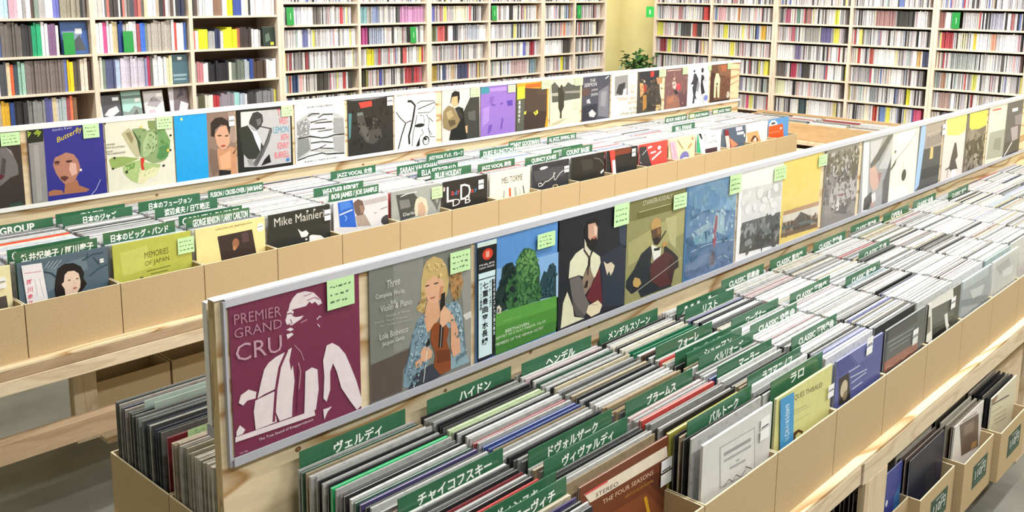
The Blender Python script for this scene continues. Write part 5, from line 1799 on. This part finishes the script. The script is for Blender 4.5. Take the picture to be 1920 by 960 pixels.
# ---------------------------------------------------------------- records shown face out and divider cards
GB, GA = 'covers on the front display board', 'covers on the rear display board'
for k in list(COVERS):
    c = COVERS[k]
    if c['kind'] == 'B': covered_record(k, GB, 0.004)
    elif c['kind'] == 'A': covered_record(k, GA, 0.004)
    elif c['kind'] == 'R': covered_record(k, 'front records of the near crates')
    elif c['kind'] == 'L': covered_record(k, 'front records of the jazz crates')
    else: covered_record(k, 'records in the sale crates')
DIVS = {'R': {}, 'L': {}}
for ln in DIV.splitlines():
    if not ln: continue
    b, col, u, v, text, fr = ln.split('|')
    DIVS[b].setdefault(int(col), []).append((float(v), float(u), text, [float(q) for q in fr.split(',')]))
def divider(b, col, n, total, v, u, text, fr):
    top, base = (1.002, TR + 0.008) if b == 'R' else (1.035, TL + 0.008)
    w, h = 0.288, top - base
    mb = MB()
    mb.box((-w / 2, 0, 0), (w / 2, 0.0016, h), M_GREEN)
    sh = Sheet(mb, -0.0001, clamp=False)
    tw, th = (fr[1] - fr[0]) * w, (0.026 if b == 'R' else 0.031)
    x0 = -w / 2 + fr[0] * w
    # Sheet units: thousandths of a sleeve
    toU = lambda x: (x + W / 2) / W * 1000
    z0 = h - (0.037 if b == 'R' else 0.041)
    sh.text('#' + text, th / W * 1000, (toU(x0), z0 / W * 1000), (toU(x0 + tw), z0 / W * 1000), M_TEXT)
    if text.startswith('限定'):
        mb.poly([(-w / 2 + 0.008, -0.00005, h - 0.04), (-w / 2 + 0.08, -0.00005, h - 0.04), (-w / 2 + 0.08, -0.00005, h - 0.006), (-w / 2 + 0.008, -0.00005, h - 0.006)], mat('divider lime', '9aa83c', 0.4))
    o = mb.build('divider_card', None, (u, v - 0.0008, base), (random.uniform(-0.012, 0.004), 0, 0))
    where = 'near counter' if b == 'R' else 'jazz counter'
    pos = 'rearmost' if n == 0 and total > 1 else ('only one' if total == 1 else '%s from the back' % ordn(n + 1))
    tag(o, 'green divider card, %s crate of the %s, %s' % (ordn(col + (1 if b == 'R' else 2)), where, pos), 'divider', 'divider cards of the ' + where)
for b in 'RL':
    for col in sorted(DIVS[b]):
        L = sorted(DIVS[b][col], reverse=True)
        # keep cards of a crate a little apart
        for n in range(1, len(L)):
            if L[n][0] > L[n - 1][0] - 0.008:
                L[n] = (L[n - 1][0] - 0.008,) + L[n][1:]
        DIVS[b][col] = L
        for n, d in enumerate(L):
            divider(b, col, n, len(L), *d)

# ---------------------------------------------------------------- records packed in the crates
LP_COLS = ['dcdcd9'] * 9 + ['c4c4c2'] * 9 + ['b2b2b0'] * 9 + ['8e8e8c'] * 8 + ['5a5a5a'] * 7 + ['2a2a2c'] * 12 + ['c4b89c'] * 3 + ['9c8c70'] * 2 + \
          ['c9b2b0', '8a3a40', 'c04a48', '3c4c80', '5a6a94', '3a5a4c', '6a4c3c', 'dcc8cc', '4c4470']
LP_FAR = ['dadad8'] * 20 + ['c8c8c8'] * 15 + ['b0b0ae'] * 10 + ['868684'] * 7 + ['464646'] * 6 + ['26262a'] * 2 + ['c8bda8'] * 4 + ['c8b4b4'] * 4 + ['b0b8c4', '8c90b8', 'b05858', 'a0b0b0', 'b8ac88']
LP_L = ['d4d4d2'] * 24 + ['c6c6c8'] * 16 + ['b2b2b6'] * 10 + ['8e8e90'] * 7 + ['3a3a3c'] * 2 + ['dcd4c4'] * 3 + ['e0ccd0', 'c4cce0', 'c85858', '8898c4', 'a8c4c0']
LPM = {}
def lp_mesh(t):
    k = round(t, 3)
    if k not in LPM:
        mb = MB(); sleeve_shape(mb, k, M_OBJ, M_OBJ, M_PAPER)
        LPM[k] = mb.mesh('record')
    return LPM[k]
packed = MB()
SPECIAL = {('R', 0): [(1.435, 0.012, '1fb46a')], ('R', 1): [(1.33, 0.01, '3a4a84'), (1.34, 0.01, '3a4a84'), (1.45, 0.008, 'c8d8b0')],
           ('R', 2): [(1.022, 0.006, '242424'), (1.04, 0.008, '2a2a2a'), (1.066, 0.006, '2c2c2a'), (1.085, 0.006, 'a8a048'), (1.10, 0.008, '2a2826'), (1.125, 0.01, '443c34'), (1.30, 0.008, 'e8e6e0'), (1.16, 0.006, 'c04a44'), (1.27, 0.012, 'a08c6c'), (1.24, 0.012, 'b09a78')],
           ('R', 3): [(1.43, 0.02, '1f6c4c'), (1.50, 0.012, 'e6e0cc'), (1.46, 0.012, 'dcd8c8')],
           ('L', 0): [(3.72, 0.02, 'e85c34'), (3.60, 0.02, 'ecd8d4')]}
lp_count = 0
def pack(b, col, u0, v_front, v_back, z, single, colours, seed, pitch=(0.0045, 0.0085), where=''):
    global lp_count
    rr = random.Random(seed)
    divs = [d[0] for d in DIVS.get(b, {}).get(col, [])]
    v = v_back
    n = 0
    lean = rr.uniform(-0.02, 0.02)
    items = []
    while v > v_front + 0.009:
        t = rr.choice((0.003, 0.004, 0.004, 0.005, 0.006, 0.008)) if single else rr.choice((0.004, 0.005, 0.006, 0.008))
        v -= t + rr.uniform(*pitch) * 0.55
        if any(v - 0.003 < d < v + t + 0.003 for d in divs):
            d = [d for d in divs if v - 0.003 < d < v + t + 0.003][0]
            v = d - 0.004 - t
            if any(v - 0.002 < e < v + t + 0.002 for e in divs):
                v += t
                continue
        if v < v_front + 0.008: break
        hx = rr.choice(colours)
        for sv, w, c in SPECIAL.get((b, col), []):
            if abs(sv - v) < w / 2 + 0.003: hx = c
        lean += rr.uniform(-0.006, 0.006)
        lean = max(-0.02, min(0.02, lean))
        items.append((v, t, hx, 0.0))
    for i, (v, t, hx, ln) in enumerate(items):
        x = u0 + 0.1675 + rr.uniform(-0.003, 0.003)
        zz = z + rr.uniform(0, 0.004) + (rr.uniform(0.0, 0.006) if rr.random() < 0.25 else 0)
        k = rr.uniform(0.9, 1.06)
        rz = rr.uniform(-0.006, 0.006)
        if single:
            o = bpy.data.objects.new('record', lp_mesh(t))
            COL.objects.link(o)
            o.location = (x, v, zz)
            o.rotation_euler = (0, 0, rz)
            o.color = shade(hx, k) + [1]
            tag(o, '%s record on edge, %s from the back, %s' % (cname(hx), ordn(i + 1), where), 'record', 'records packed on edge')
            lp_count += 1
        else:
            M = Matrix.Translation((x, v, zz)) @ Matrix.Rotation(rz, 4, 'Z')
            c = shade(hx, k)
            tt = shade('cfcfce', rr.uniform(0.8, 1.1)) if rr.random() < 0.6 else c
            sleeve_shape(packed, t, M_FACE, M_FACE, M_FACE, h=0.304 if b == 'L' else W, M=M, tint=c, toptint=tt)
for k in range(15):
    one = k < 4
    vf = 1.015
    if k == 1: vf = 1.105
    pack('R', k, RU[k], vf, 1.568, 0.6525, one, LP_COLS if k < 4 else LP_FAR, 100 + k, pitch=(0.008, 0.02) if k < 4 else (0.004, 0.011), where='%s crate of the near counter' % ordn(k + 1))
for k in range(18):
    pack('L', k - 1, LU0[k], 3.408, 4.035, 0.6865, False, LP_L, 300 + k, pitch=(0.003, 0.009))
# behind the front display board: sleeves stand facing the other aisle
pack('X', 0, 0.902, 1.64, 1.855, 0.6525, True, ['b8b2a0', 'a8a294', 'c8c4b4', '8c8a80', '5c5c58', '9c8c78', 'd0ccc0', 'bab4ac'], 501, pitch=(0.008, 0.016), where='crate tucked against the display board')
pack('X', 1, 0.902, 1.89, 2.14, 0.6525, True, ['3c4444', '4a4c4c', '6c6c6a', '9c948c', '8c9090', '3a3c4c', 'b8b4ac', '54585c'], 502, pitch=(0.008, 0.018), where='aisle crate behind the display board')
mb = MB(); sleeve_shape(mb, 0.006, ink('6e2028'), ink('6e2028'), M_PAPER)
o = mb.build('record', None, (0.902 + 0.17, 1.876, 0.6525)); tag(o, 'dark red record with a pale green note behind the display board', 'record', 'records packed on edge')
price_note(o, (150, 1010), (560, 960), -0.0008)
for v, h, lab in ((2.055, 0.335, 'pale mint divider card seen from behind, nearest the aisle'), (2.035, 0.332, 'pale mint divider card seen from behind, second from the aisle')):
    mb = MB(); mb.box((-0.13, 0, 0), (0.13, 0.0015, h), mat('divider pale back', 'b8c8c0', 0.25, 0.05, 30))
    tag(mb.build('divider_card', None, (1.08 if v > 2.04 else 1.095, v, 0.6525)), lab, 'divider', 'divider cards behind the display board')
for k, (u, v) in enumerate(LOW):
    pack('W', k, u - 0.01, v + 0.01, v + 0.285, 0.137, k < 3, ['c8c4b4', '3a3630', '2c2826', 'd8d4c8', '6c5c54', '24262c', '8c8478', 'b0a490'], 600 + k, pitch=(0.012, 0.024), where='%s sale crate near the floor' % ordn(k + 1))
# far tray: only tops of sleeves show
rr = random.Random(77)
y = 1.45
while y < 4.15:
    w = rr.uniform(0.2, 0.33)
    n = rr.randint(20, 40)
    for i in range(n):
        x = 7.395 + 0.39 * i / n
        h = rr.uniform(0.118, 0.150)
        packed.box((x, y, 0.737), (x + 0.006, y + w, 0.737 + h), M_FACE, shade(rr.choice(LP_FAR + ['c8b898'] * 12), rr.uniform(0.8, 1)))
    y += w + 0.03
o = packed.build('packed_records')
o['kind'] = 'stuff'
tag(o, 'many record sleeves packed on edge in the farther crates', 'records')

# ---------------------------------------------------------------- display boards
def board(y, x0, x1, zlo, ztop, c_lo, c_hi, label, m_top, m_low, thick, knots):
    t = empty('display_board', ((x0 + x1) / 2, y, zlo), label, 'display board')
    cx = (x0 + x1) / 2
    L = lambda a: (a[0] - cx, a[1] - y, a[2] - zlo)
    mb = MB(); mb.box(L((x0, y + 0.0055, zlo)), L((x1, y + thick, ztop)), M_PLY)
    for kx, kz, kr in knots:
        for f, mt in ((1.0, mat('knot rim', '6a4426', 0.7)), (0.55, mat('knot heart', '9c7448', 0.7))):
            mb.poly([L((kx + kr * f * 1.3 * math.cos(q * 0.628), y + 0.0054 - 0.0002 * (2 - f), kz + kr * f * math.sin(q * 0.628))) for q in range(10)], mt)
    o = mb.build('plywood_panel', t)
    mb = MB(); mb.box(L((x0 - 0.0006, y + 0.0057, zlo)), L((x0, y + thick - 0.0002, ztop)), M_PLYEDGE); mb.build('panel_edge', t)
    mb = MB()
    mb.box(L((x0 + 0.018, y - 0.003, c_hi + 0.0003)), L((x1, y + 0.005, ztop - 0.0005)), m_top)
    mb.build('top_rail', t)
    mb = MB()
    mb.box(L((x0 + 0.018, y - 0.009, c_lo - 0.012)), L((x1, y + 0.005, c_lo - 0.0003)), m_low)
    mb.box(L((x0 + 0.018, y - 0.012, c_lo - 0.012)), L((x1, y - 0.009, c_lo + 0.006)), m_low)
    mb.build('bottom_rail', t)
    mb = MB(); mb.box(L((x0 + 0.012, y - 0.006, c_lo - 0.013)), L((x0 + 0.0175, y + 0.005, ztop - 0.004)), M_RAILG); mb.build('end_trim', t)
    mb = MB(); mb.box(L((x0 - 0.004, y + 0.0005, ztop)), L((x1, y + thick - 0.003, ztop + 0.0012)), mat('cap strip', 'dcdad6', 0.5)); mb.build('cap_strip', t)
    return t, L
t, L = board(1.59, 0.886, 6.55, 0.648, 1.358, 1.026, 1.341, 'long pine display board of classical covers over the near counter', mat('lilac grey rail', 'c6c6ce', 0.4, 0.02, 30), M_RAILG, 0.029, [(1.063, 0.988, 0.006), (1.489, 0.985, 0.0045), (1.801, 0.995, 0.0045), (2.053, 1.0, 0.004), (3.424, 1.008, 0.005)])
mb = MB(); mb.box(L((0.888, 1.63, 1.09)), L((6.55, 1.646, 1.345)), M_WHITE)
mb.box(L((0.8875, 1.6215, 1.065)), L((6.55, 1.65, 1.0895)), M_RAILG); mb.build('rear_panel', t)
board(4.087, 0.8, 7.26, 0.682, 1.380, 1.046, 1.361, 'long pine display board of jazz covers over the middle counter', M_WHITE, M_WHITE, 0.026, [(2.012, 1.004, 0.006), (2.545, 1.004, 0.007), (3.206, 0.993, 0.006), (3.292, 0.975, 0.008), (3.869, 0.995, 0.006)])

# ---------------------------------------------------------------- plant in the corner
t = empty('potted_plant', (7.80, 5.50, 0), 'leafy dark green plant in the olive wall corner', 'plant')
mb = MB()
pr = [(0.10, 0.0), (0.14, 0.3), (0.15, 0.3), (0.15, 0.34), (0.13, 0.34)]
seg = 20
for i in range(len(pr) - 1):
    for k in range(seg):
        a, b = 2 * math.pi * k / seg, 2 * math.pi * (k + 1) / seg
        (r0, z0), (r1, z1) = pr[i], pr[i + 1]
        mb.poly([(r0 * math.cos(a), r0 * math.sin(a), z0), (r0 * math.cos(b), r0 * math.sin(b), z0), (r1 * math.cos(b), r1 * math.sin(b), z1), (r1 * math.cos(a), r1 * math.sin(a), z1)], mat('pot glaze', 'd8d4cc', 0.4))
mb.poly([(0.13 * math.cos(2 * math.pi * k / seg), 0.13 * math.sin(2 * math.pi * k / seg), 0.32) for k in range(seg)], mat('pot glaze', 'd8d4cc', 0.4))
pot = mb.build('pot', t)
mb = MB(); mb.box((-0.08, -0.08, 0.3), (0.08, 0.08, 0.328), mat('soil', '3a2e24', 0.9)); mb.build('soil', pot)
rp = random.Random(3)
mb, fm = MB(), MB()
leafs = [mat('leaf dark', '1f4a26', 0.35, 0.2, 30), mat('leaf mid', '2f6430', 0.35, 0.2, 30), mat('leaf light', '4c7c3c', 0.35, 0.2, 30)]
for s in range(26):
    a = rp.uniform(0, 2 * math.pi); R = rp.uniform(0.02, 0.2); H = rp.uniform(1.14, 1.44) - R * 0.5
    top = Vector((R * math.cos(a) - 0.04, R * math.sin(a) * 0.8, H))
    base = Vector((0.04 * math.cos(a), 0.04 * math.sin(a), 0.32))
    mb.tube([base + (top - base) * q for q in (0, 0.35, 0.7, 1)], 0.006, mat('plant stem', '4a5a34', 0.6), 6, 0.002)
    for q in range(40):
        p = base + (top - base) * rp.uniform(0.6, 1.02) + Vector((rp.uniform(-0.04, 0.04), rp.uniform(-0.04, 0.04), rp.uniform(-0.03, 0.03)))
        d = Vector((rp.uniform(-1, 1), rp.uniform(-1, 1), rp.uniform(-0.5, 0.5))).normalized()
        sd = d.cross(Vector((rp.uniform(-0.3, 0.3), rp.uniform(-0.3, 0.3), 1))).normalized()
        ln, wd = rp.uniform(0.04, 0.065), rp.uniform(0.014, 0.024)
        nrm = sd.cross(d)
        fm.poly([p, p + d * ln * 0.4 + sd * wd + nrm * 0.006, p + d * ln - nrm * 0.012, p + d * ln * 0.4 - sd * wd + nrm * 0.006], rp.choice(leafs))
mb.build('stems', t)
fm.build('foliage', t)
print('records single', lp_count, 'discs', len(CDS), 'objects', len(S.objects))
